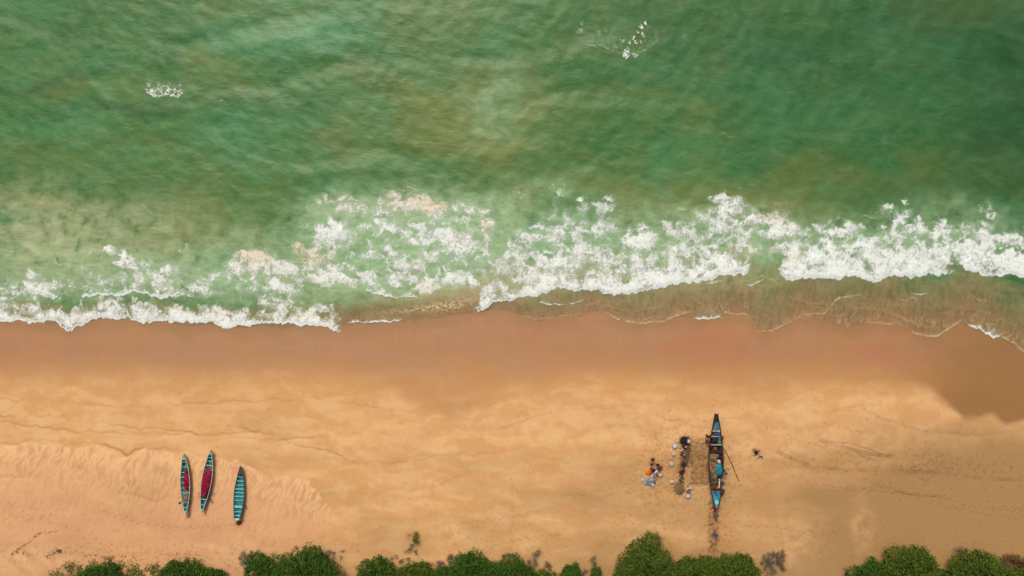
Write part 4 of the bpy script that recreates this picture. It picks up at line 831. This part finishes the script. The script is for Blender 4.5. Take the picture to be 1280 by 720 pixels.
crate(big, -.12, .375, .72, .40, .32, .24, (196, 96, 36), -.2, 'orange crate behind the mauve canoe thwart')
crate(big, .18, .455, .72, .36, .3, .24, (170, 160, 140), .3, 'pale crate on the net ahead of the tarpaulin')
crate(big, -.38, .50, .75, .3, .4, .22, (120, 44, 40), .1, 'dull red crate on the left side of the sandy net')
crate(big, -.30, .70, .75, .34, .3, .22, (44, 110, 120), .4, 'small teal crate near the rear of the sandy net')
mound('cloth', ORG, in_boat(big, .22, .795, .86), .28, .2, .2, 71, 0, 'orange cloth on the rust red net at the stern', 'cloth')
mound('cloth', net_mat('cloth_white', (150, 146, 140), (220, 216, 208), 8), in_boat(big, .42, .515, .95), .26, .3, .2, 72, 0, 'pale cloth draped on the gunwale ahead of the tarpaulin', 'cloth')
mound('cloth', net_mat('cloth_navy', (20, 26, 50), (44, 58, 96), 8), in_boat(big, -.1, .29, .8), .3, .26, .2, 73, 0, 'navy cloth heap between the mauve canoe thwarts', 'cloth')
mound('strand_heap', BEI, in_boat(big, -.05, .135, 1.12), .2, .24, .1, 74, 0, 'pale rope coil on the turquoise bow deck', 'rope', strands=30)
mound('strand_heap', RST, in_boat(big, -.2, .845, .98), .16, .2, .1, 75, 0, 'brown rope coil on the turquoise stern deck', 'rope', strands=30)
# nets on the sand
mound('fishing_net', BLK, W(855.5, 551), .62, .62, .38, 20, 0, 'black fishing net heap beside the person in the white cap', strands=150)
mound('fishing_net', BRN, W(855.2, 576), .46, 3.1, .05, 21, -.10, 'long dark brown net strip the seated people are mending', strands=420, rings=14, seg=40, lumps=.7, smat=BRN, bend=.3)
mound('fishing_net', BRN, W(848.8, 610.5), .62, .85, .26, 22, .2, 'tangled brown net heap at the end of the mended strip', strands=230, smat=SANDN)
def net_sheet(u0, v0, u1, v1, cell, label):
    c = W((u0 + u1) / 2, (v0 + v1) / 2); o = empty('spread_net', c); m_ = MB(); hx, hy = (u1 - u0) / 2 / PPM, (v1 - v0) / 2 / PPM
    def pt(x, y):
        dx = .38 * float(perlin(x * .8 + 3, y * .8, 12)); dy = .3 * float(perlin(x * .8, y * .8 + 7, 13)); X_, Y_ = x + dx, y + dy
        w_ = c + Vector((X_, Y_, 0)); vv = 360 - PPM * w_.y / (1 - c.z / H); return (X_, Y_, float(zs(vv)) - c.z + .035 + .05 * max(0, float(perlin(x * 2, y * 2, 14))))
    n = int(hx * 2 / cell); k_ = int(hy * 2 / cell)
    for i in range(n + 1):
        x = -hx + i * cell; m_.tube([pt(x, -hy + j * hy * 2 / 40) for j in range(41)], .008, 3, cap=False)
    for i in range(k_ + 1):
        y = -hy + i * cell; m_.tube([pt(-hx + j * hx * 2 / 14, y) for j in range(15)], .008, 3, cap=False)
    m_.build('mesh', SANDN, o)
    for y in (-hy, hy):
        m_ = MB(); m_.tube([Vector(pt(-hx - .5 + j * (2 * hx + .75) / 16, y + .05 * math.sin(j))) + Vector((0, 0, .02)) for j in range(17)], .028, 5); m_.build('head_rope', BRN, o)
    tag(o, label, 'net'); return o
net_sheet(863, 553, 883.5, 604, .2, 'sandy brown fishing net spread between the canoe and the mending people')
def rope(name, pts, r, mat, label, cat='rope'):
    P = [W(*p) for p in pts]; c = P[0]; o = empty(name, c); m_ = MB(); m_.tube([p - c + Vector((0, 0, r + .012)) for p in P], r, 7); m_.build('shaft' if cat == 'pole' else 'line', mat, o, True)
    if cat == 'pole':
        m_ = MB(); m_.tube([P[-1] - c + Vector((0, 0, r + .012)), P[-1] - c + (P[-1] - P[0]).normalized() * .25 + Vector((0, 0, r + .01))], [r * 1.25, r * .6], 7); m_.build('tip', BLACKW, o)
    tag(o, label, cat); return o
rope('punting_pole', [(902.6, 557), (908, 566), (915, 581), (923, 600)], .045, paint((84, 62, 38), .85, .4, 10), 'long dark wooden pole lying slanted on the sand beside the canoe', 'pole')
# ------------------------------------------------------------------ basins, bags and other gear
def basin(u, v, r, rim, fill, label, cat='basin', h=.22):
    o = empty('basin', W(u, v)); m_ = MB(); m_.lathe([(0, .012), (r * .72, .012), (r * .98, h), (r * 1.06, h + .01), (r * 1.05, h - .015), (r * .78, .0), (0, 0)], 20); m_.build('bowl', rim, o, True)
    m_ = MB(); rng = random.Random(int(u * 7 + v)); m_.lathe([(r * .93, h * .72), (r * .6, h * .95), (r * .25, h * 1.05), (0, h * 1.08)], 14)
    for _ in range(26):
        a = rng.uniform(0, 6.28); q = math.sqrt(rng.random()) * r * .75; d_ = rng.uniform(0, 6.28); p = Vector((q * math.cos(a), q * math.sin(a), h * 1.02)); e_ = Vector((math.cos(d_), math.sin(d_), 0)) * .07
        m_.tube([p - e_, p, p + e_], [.006, .02, .004], 5)
    m_.build('catch', fill, o, True); tag(o, label, cat, 'basins of catch'); return o
SILV = paint((206, 204, 202), .45, .4, 20, (110, 112, 120)); CREAM = paint((216, 190, 156), .6, .35, 18, (150, 110, 80)); BRIM = paint((88, 100, 128), .5, .25, 8); GRIM = paint((110, 108, 104), .5, .3, 8); TRIM = paint((176, 130, 92), .6, .3, 8); RRIM = paint((178, 34, 40), .5, .25, 8); MVF = paint((196, 172, 176), .6, .35, 16, (120, 90, 110))
basin(843.4, 557.4, .34, BRIM, SILV, 'blue rimmed basin of silver catch beside the black net heap')
basin(841.7, 566.7, .30, TRIM, CREAM, 'small tan basin with cream catch below the blue rimmed basin')
basin(839.2, 579.2, .36, TRIM, MVF, 'larger tan basin with pale pink catch')
basin(839.5, 601.6, .30, TRIM, CREAM, 'small tan basin near the tangled brown net')
basin(859.8, 619.4, .36, BRIM, SILV, 'blue rimmed basin of silver catch below the tangled brown net')
basin(825.2, 593, .33, GRIM, CREAM, 'grey basin with cream catch beside the orange tarpaulin group')
basin(815, 594.6, .30, GRIM, MVF, 'grey basin with pale pink catch touching the orange tarpaulin')
basin(825.3, 584.2, .30, RRIM, RRIM, 'red plastic basin next to the person in white')
basin(814, 580.2, .17, BRIM, BLK, 'tiny dark blue bowl above the gathered group')
mound('tarpaulin', ORG, W(810.8, 589.8), .50, .44, .34, 30, .3, 'crumpled orange tarpaulin among the gathered people', 'tarpaulin', lumps=.3)
def sack(u, v, rx, ry, h, rgb, seed, label):
    o = empty('sack', W(u, v), random.Random(seed).uniform(0, 3)); mat = net_mat('sack_cloth', tuple(int(c * .72) for c in rgb), rgb, 7)
    mound('bag', mat, (0, 0, 0), rx, ry, h, seed, parent=o, lumps=.25, flatten=.4, rings=7, seg=18)
    m_ = MB(); m_.tube([(rx * .7, 0, h * .5), (rx * 1.0, .02, h * .62), (rx * 1.22, .05, h * .5)], [.09, .045, .10], 8); m_.build('tied_neck', mat, o, True); tag(o, label, 'sack', 'pale sacks on the sand'); return o
for i, (u, v, a, b, rgb, lab) in enumerate([(804, 600, .30, .26, (206, 206, 204), 'white sack at the outer end of the sack pile'), (809.5, 600.5, .28, .30, (160, 178, 196), 'pale blue sack in the sack pile below the orange tarpaulin'), (814.5, 599, .30, .26, (186, 192, 200), 'light grey sack in the pile nearest the grey basins'),
        (812, 604.5, .32, .28, (130, 150, 176), 'blue grey sack in the lower sack pile'), (815.5, 606, .28, .24, (208, 214, 220), 'small white sack at the bottom of the sack pile'), (807, 604, .24, .2, (176, 172, 168), 'small dull grey sack beside the blue grey one'), (817.5, 602, .22, .22, (110, 122, 140), 'small slate sack at the side of the sack pile')]):
    sack(u, v, a, b, .30, rgb, 40 + i, lab)
mound('coiled_net', BLK, W(945, 565.5), .22, .28, .18, 60, .3, 'small black net scrap lying alone beyond the pole', strands=40)
q = sack(948, 569, .26, .12, .12, (190, 184, 170), 61, 'flattened pale sack beside the black net scrap'); q['group'] = 'scraps beyond the pole'
m_ = MB()
for k in range(14):
    a = random.uniform(0, 6.28); p = W(951 + random.gauss(0, 2), 571 + random.gauss(0, 1.4)); e_ = Vector((math.cos(a), math.sin(a), 0)) * .2; m_.tube([p - e_ + Vector((0, 0, .02)), p + Vector((0, 0, .05)), p + e_ + Vector((0, 0, .02))], .02, 4)
tag(m_.build('driftwood', TWIG), 'loose twigs beside the flattened pale sack', 'driftwood', kind='stuff')
m_ = MB(); m_.ball((0, 0, .1), .12, 8); m_.tube([(0, 0, .1), (.1, .05, .22)], .02, 5); o = m_.build('buoy', paint((140, 70, 40), .6, .3, 9), None, True); o.location = W(850, 560); tag(o, 'small orange brown float beside the blue rimmed basin', 'buoy')
mound('strand_heap', RST, W(299, 653.5), .38, .30, .12, 62, 0, 'dark heap standing in for shadow on the sand behind the empty teal boat', 'rope', strands=60)  # low dark heap added in place of the shadow behind the stern
mound('strand_heap', BEI, W(235, 645.5), .14, .3, .08, 63, 0, 'pale rope end trailing from the boat with the pink cloth', 'rope', strands=24)
# ------------------------------------------------------------------ people
SKIN = paint((74, 48, 36), .6, .12, 30, (58, 36, 26)); HAIRM = paint((22, 18, 16), .8, .1, 30); EYE = paint((20, 16, 14), .3, 0, 5)
def cloth(rgb): return net_mat('cloth', tuple(int(c * .7) for c in rgb), rgb, 10)
POSES = {
 'stand': dict(pel=(0, 0, .92), wai=(0, 0, 1.08), che=(0, .01, 1.28), nb=(0, .0, 1.43), hd=(0, .04, 1.60), ht=(0, .03, 1.70), sh=(.18, 0, 1.39), el=(.25, -.02, 1.12), wr=(.24, .10, .90), ha=(.23, .15, .83), hp=(.09, 0, .90), kn=(.11, .03, .48), an=(.12, -.02, .08), to=(.13, .15, .035)),
 'bend': dict(pel=(0, -.22, .84), wai=(0, -.06, .97), che=(0, .16, 1.06), nb=(0, .33, 1.10), hd=(0, .50, 1.10), ht=(0, .59, 1.08), sh=(.18, .29, 1.06), el=(.22, .38, .80), wr=(.15, .50, .60), ha=(.14, .54, .53), hp=(.09, -.2, .82), kn=(.12, -.02, .47), an=(.13, -.10, .08), to=(.14, .08, .035)),
 'sit': dict(pel=(0, 0, .13), wai=(0, .02, .29), che=(0, .07, .48), nb=(0, .13, .62), hd=(0, .21, .78), ht=(0, .23, .88), sh=(.18, .12, .58), el=(.25, .26, .38), wr=(.12, .44, .34), ha=(.09, .50, .31), hp=(.10, .03, .12), kn=(.20, .36, .34), an=(.14, .56, .08), to=(.15, .71, .035)),
 'reach': dict(pel=(0, -.05, .90), wai=(0, .0, 1.06), che=(0, .08, 1.25), nb=(0, .12, 1.40), hd=(0, .20, 1.56), ht=(0, .21, 1.66), sh=(.18, .12, 1.35), el=(.22, .36, 1.22), wr=(.18, .58, 1.14), ha=(.17, .65, 1.12), hp=(.09, -.05, .88), kn=(.12, .05, .47), an=(.12, -.08, .08), to=(.13, .09, .035)),
 'walk': dict(pel=(0, 0, .90), wai=(0, .01, 1.06), che=(0, .03, 1.26), nb=(0, .05, 1.41), hd=(0, .10, 1.58), ht=(0, .09, 1.68), sh=(.18, .03, 1.37), el=(.25, .0, 1.10), wr=(.24, .14, .90), ha=(.23, .19, .83), hp=(.09, 0, .88), kn=(.10, .10, .47), an=(.10, .02, .08), to=(.11, .19, .035))}
def skin_mesh(name, verts, edges, radii, rootv, mat, parent, extra=None, sub=1):
    me = bpy.data.meshes.new(name); me.from_pydata(verts, edges, []); o = bpy.data.objects.new(name, me); COL.objects.link(o)
    mod = o.modifiers.new('s', 'SKIN'); mod.use_smooth_shade = True
    for i, r_ in enumerate(radii): sv = me.skin_vertices[0].data[i]; sv.radius = r_ if isinstance(r_, tuple) else (r_, r_); sv.use_root = (i == rootv)
    ss = o.modifiers.new('u', 'SUBSURF'); ss.levels = sub; ss.render_levels = sub
    dg = bpy.context.evaluated_depsgraph_get(); dg.update(); ev = bpy.data.meshes.new_from_object(o.evaluated_get(dg)); bpy.data.objects.remove(o)
    if extra:
        bm = bmesh.new(); bm.from_mesh(ev); tmp = bpy.data.meshes.new('t'); tmp.from_pydata(extra.v, [], extra.f); tmp.polygons.foreach_set('material_index', extra.mi); bm.from_mesh(tmp); bm.to_mesh(ev); bm.free()
        ev.polygons.foreach_set('use_smooth', [True] * len(ev.polygons))
    ob = link(name, ev, None, parent); ev.materials.clear()
    for m_ in (mat if isinstance(mat, list) else [mat]): ev.materials.append(m_)
    return ob
def person(pos, rz, pose, top, low, label, head='hair', hcol=None, mirror_step=False, z=None, group=None, apron=None, longlow=False):
    p = {k: Vector(c) for k, c in POSES[pose].items()}; loc = Vector(pos)
    root = empty('person', loc, rz)
    def side(k, s): q = p[k].copy(); q.x *= s; return q
    L = {}
    for s, n_ in ((1, 'r'), (-1, 'l')):
        for k in ('sh', 'el', 'wr', 'ha', 'hp', 'kn', 'an', 'to'): L[k + n_] = side(k, s)
    if pose == 'walk':
        for k, dy in (('kn', .14), ('an', .30), ('to', .30)): L[k + 'r'].y += dy * .7; L[k + 'l'].y -= dy * .9
        L['elr'].y -= .08; L['wrr'].y -= .20; L['har'].y -= .22; L['wrl'].y += .1; L['hal'].y += .1
    names = ['pel', 'wai', 'che', 'nb', 'hd', 'ht']; vs_ = [p[k] for k in names]; rad = [(.135, .10), (.125, .095), (.145, .105), .06, (.082, .092), .06]
    ed = [(0, 1), (1, 2), (2, 3), (3, 4), (4, 5)]
    for n_ in 'rl':
        b_ = len(vs_); vs_ += [L['sh' + n_], L['el' + n_], L['wr' + n_], L['ha' + n_]]; rad += [.062, .045, .032, (.042, .022)]; ed += [(2, b_), (b_, b_ + 1), (b_ + 1, b_ + 2), (b_ + 2, b_ + 3)]
        b_ = len(vs_); vs_ += [L['hp' + n_], L['kn' + n_], L['an' + n_], L['to' + n_]]; rad += [.088, .062, .042, (.045, .03)]; ed += [(0, b_), (b_, b_ + 1), (b_ + 1, b_ + 2), (b_ + 2, b_ + 3)]
    ex = MB(); fw = (p['hd'] - p['nb']); fw = Vector((0, 1, 0)) if abs(fw.z) > .1 else Vector((0, .25, -1)).normalized()
    up = (p['ht'] - p['hd']).normalized(); hc = p['hd']
    ex.tube([hc + fw * .085 + up * .015, hc + fw * .112 - up * .025], [.008, .018], 6)
    for s in (-1, 1): ex.ball(hc + Vector((s * .088, 0, 0)), .024, 6, squash=(.5, 1, 1.2)); ex.ball(hc + fw * .083 + Vector((s * .032, 0, 0)) + up * .02, .011, 6, mi=1)
    ex.tube([hc + fw * .088 - up * .05 + Vector((-.025, 0, 0)), hc + fw * .093 - up * .05, hc + fw * .088 - up * .05 + Vector((.025, 0, 0))], .007, 5, mi=1)
    for n_, s in (('r', 1), ('l', -1)):
        h_ = L['ha' + n_]; d_ = (h_ - L['wr' + n_]).normalized(); a_ = d_.cross(Vector((1, 0, 0))); a_.normalize(); w_ = d_.cross(a_)
        for k in range(4):
            l_ = (.075, .085, .08, .06)[k]; b_ = h_ + w_ * (k - 1.5) * .02; ex.tube([b_, b_ + d_ * l_ * .5, b_ + d_ * l_ * .8 + a_ * .02, b_ + d_ * l_ + a_ * .04], [.010, .0095, .009, .007], 6)
        b_ = h_ - d_ * .03 + w_ * .034 * (-s); ex.tube([b_, b_ + w_ * .03 * (-s) + d_ * .02, b_ + w_ * .035 * (-s) + d_ * .055], [.012, .011, .008], 6)
    skin_mesh('body', vs_, ed, rad, 0, [SKIN, EYE], root, ex)
    vs_ = [p['pel'] + (p['wai'] - p['pel']) * .25, p['wai'], p['che'], p['nb'] - (p['nb'] - p['che']) * .25]; rad = [(.155, .125), (.15, .12), (.17, .13), (.10, .085)]; ed = [(0, 1), (1, 2), (2, 3)]
    for n_ in 'rl':
        b_ = len(vs_); vs_ += [L['sh' + n_], L['sh' + n_].lerp(L['el' + n_], .75)]; rad += [.085, .07]; ed += [(2, b_), (b_, b_ + 1)]
    skin_mesh('shirt', vs_, ed, rad, 1, cloth(top), root)
    vs_ = [p['wai'].lerp(p['pel'], .5), p['pel']]; rad = [(.15, .12), (.165, .13)]; ed = [(0, 1)]
    for n_ in 'rl':
        b_ = len(vs_); end = L['kn' + n_].lerp(L['an' + n_], .75 if longlow else .1); vs_ += [L['hp' + n_], L['kn' + n_].lerp(L['hp' + n_], .1), end]; rad += [.115, .10, .095]; ed += [(1, b_), (b_, b_ + 1), (b_ + 1, b_ + 2)]
    skin_mesh('skirt' if longlow else 'shorts', vs_, ed, rad, 1, cloth(low), root)
    m_ = MB(); c = hc + up * .045 - fw * .012
    m_.ball(c, .104, 12, squash=(.93, 1.0, .95) if abs(up.z) > .5 else (.93, .95, 1.0)); m_.build('hair', HAIRM, root, True)
    if head == 'cap':
        m_ = MB(); m_.ball(c + up * .02, .112, 12, squash=(.98, 1.02, .9)); q = c + fw * .11 + up * .02; m_.box(q, (.14, .10, .015) if abs(up.z) > .5 else (.14, .015, .10)); m_.build('cap', cloth(hcol), root, True)
    if head == 'scarf':
        m_ = MB(); m_.ball(c + up * .012, .118, 12, squash=(.98, 1.03, .95)); m_.ball(c - fw * .10 - up * .02, .05, 8); m_.build('headscarf', cloth(hcol), root, True)
    if head == 'hat':
        m_ = MB(); m_.lathe([(.24, .02), (.13, .03), (.11, .13), (.05, .15), (0, .15), (0, .14), (.1, .02), (.24, .0)], 18, c); m_.build('hat', cloth(hcol), root, True)
    tag(root, label, 'person', group); return root
def P_(u, v, z=None): return W(u, v, z)
person(P_(861, 549.5), R(120), 'sit', (196, 176, 176), (60, 50, 60), 'person in a wide white hat at the corner of the black net heap', 'hat', (226, 206, 204))
person(P_(857.2, 557.5), R(75), 'sit', (120, 40, 60), (70, 60, 80), 'seated person in maroon with a pale headscarf by the black net', 'scarf', (214, 190, 198), longlow=True)
person(P_(855.5, 567), R(80), 'sit', (158, 132, 156), (72, 66, 96), 'seated person in mauve with a light headscarf', 'scarf', (206, 186, 196), longlow=True)
person(P_(851.5, 579.5), R(-80), 'sit', (84, 80, 136), (50, 52, 92), 'seated person in violet blue mending the net strip', 'hair', longlow=True)
person(P_(850, 590), R(-70), 'sit', (110, 42, 56), (34, 28, 34), 'seated person in dark maroon mending the net strip', 'scarf', (60, 36, 50), longlow=True)
person(P_(849.8, 599.5), R(-60), 'sit', (92, 140, 134), (30, 34, 36), 'seated person in sea green near the tangled net', 'scarf', (126, 158, 156), longlow=True)
person(P_(860.2, 608), R(140), 'bend', (222, 216, 210), (206, 196, 190), 'person in white bending over the tangled brown net')
person(P_(814.4, 572.2), R(200), 'stand', (108, 34, 44), (40, 28, 34), 'person in dark maroon standing apart above the group')
person(P_(821.4, 580.2), R(190), 'bend', (64, 44, 30), (36, 30, 26), 'person in dark brown bending beside the red basin')
person(P_(818.8, 587.5), R(170), 'bend', (226, 228, 232), (22, 24, 30), 'person in a white shirt and black shorts bending at the centre of the group', 'cap', (214, 216, 222))
person(P_(813.6, 585), R(230), 'sit', (92, 104, 128), (60, 66, 84), 'seated person in slate blue behind the orange tarpaulin', 'hair')
person(P_(882.6, 544), R(-80), 'reach', (60, 44, 40), (90, 48, 40), 'person in dark clothes leaning on the canoe bow')
person(P_(882.0, 550.5), R(-85), 'reach', (150, 58, 40), (50, 40, 40), 'person in rust red leaning on the canoe beside the spread net')
person(P_(900.8, 545), R(85), 'reach', (170, 80, 62), (60, 50, 50), 'person in brick red leaning on the canoe opposite the bow pair')
person(P_(901.2, 571), R(85), 'reach', (168, 44, 36), (46, 34, 34), 'person in bright red at the canoe side ahead of the tarpaulin')
person(P_(904.4, 588), R(95), 'stand', (196, 190, 180), (30, 28, 30), 'person with a pale top standing beside the turquoise tarpaulin')
person(P_(902.4, 599), R(80), 'bend', (232, 226, 218), (60, 52, 46), 'person in white bending over the canoe side behind the tarpaulin', 'cap', (230, 226, 220))
person(P_(901.4, 612), R(100), 'bend', (58, 58, 66), (34, 34, 40), 'person in dark grey bending beside the boom at the stern')
person(P_(892.2, 633.5), R(0), 'reach', (206, 34, 30), (150, 30, 34), 'person in bright red pushing at the stern of the canoe', 'cap', (214, 44, 38))
person(P_(892.6, 641), R(0), 'walk', (128, 116, 160), (96, 100, 150), 'person in lavender walking behind the canoe stern', 'hair')
person(P_(892.2, 665.5), R(10), 'walk', (36, 112, 186), (30, 84, 150), 'person in blue walking alone towards the canoe')
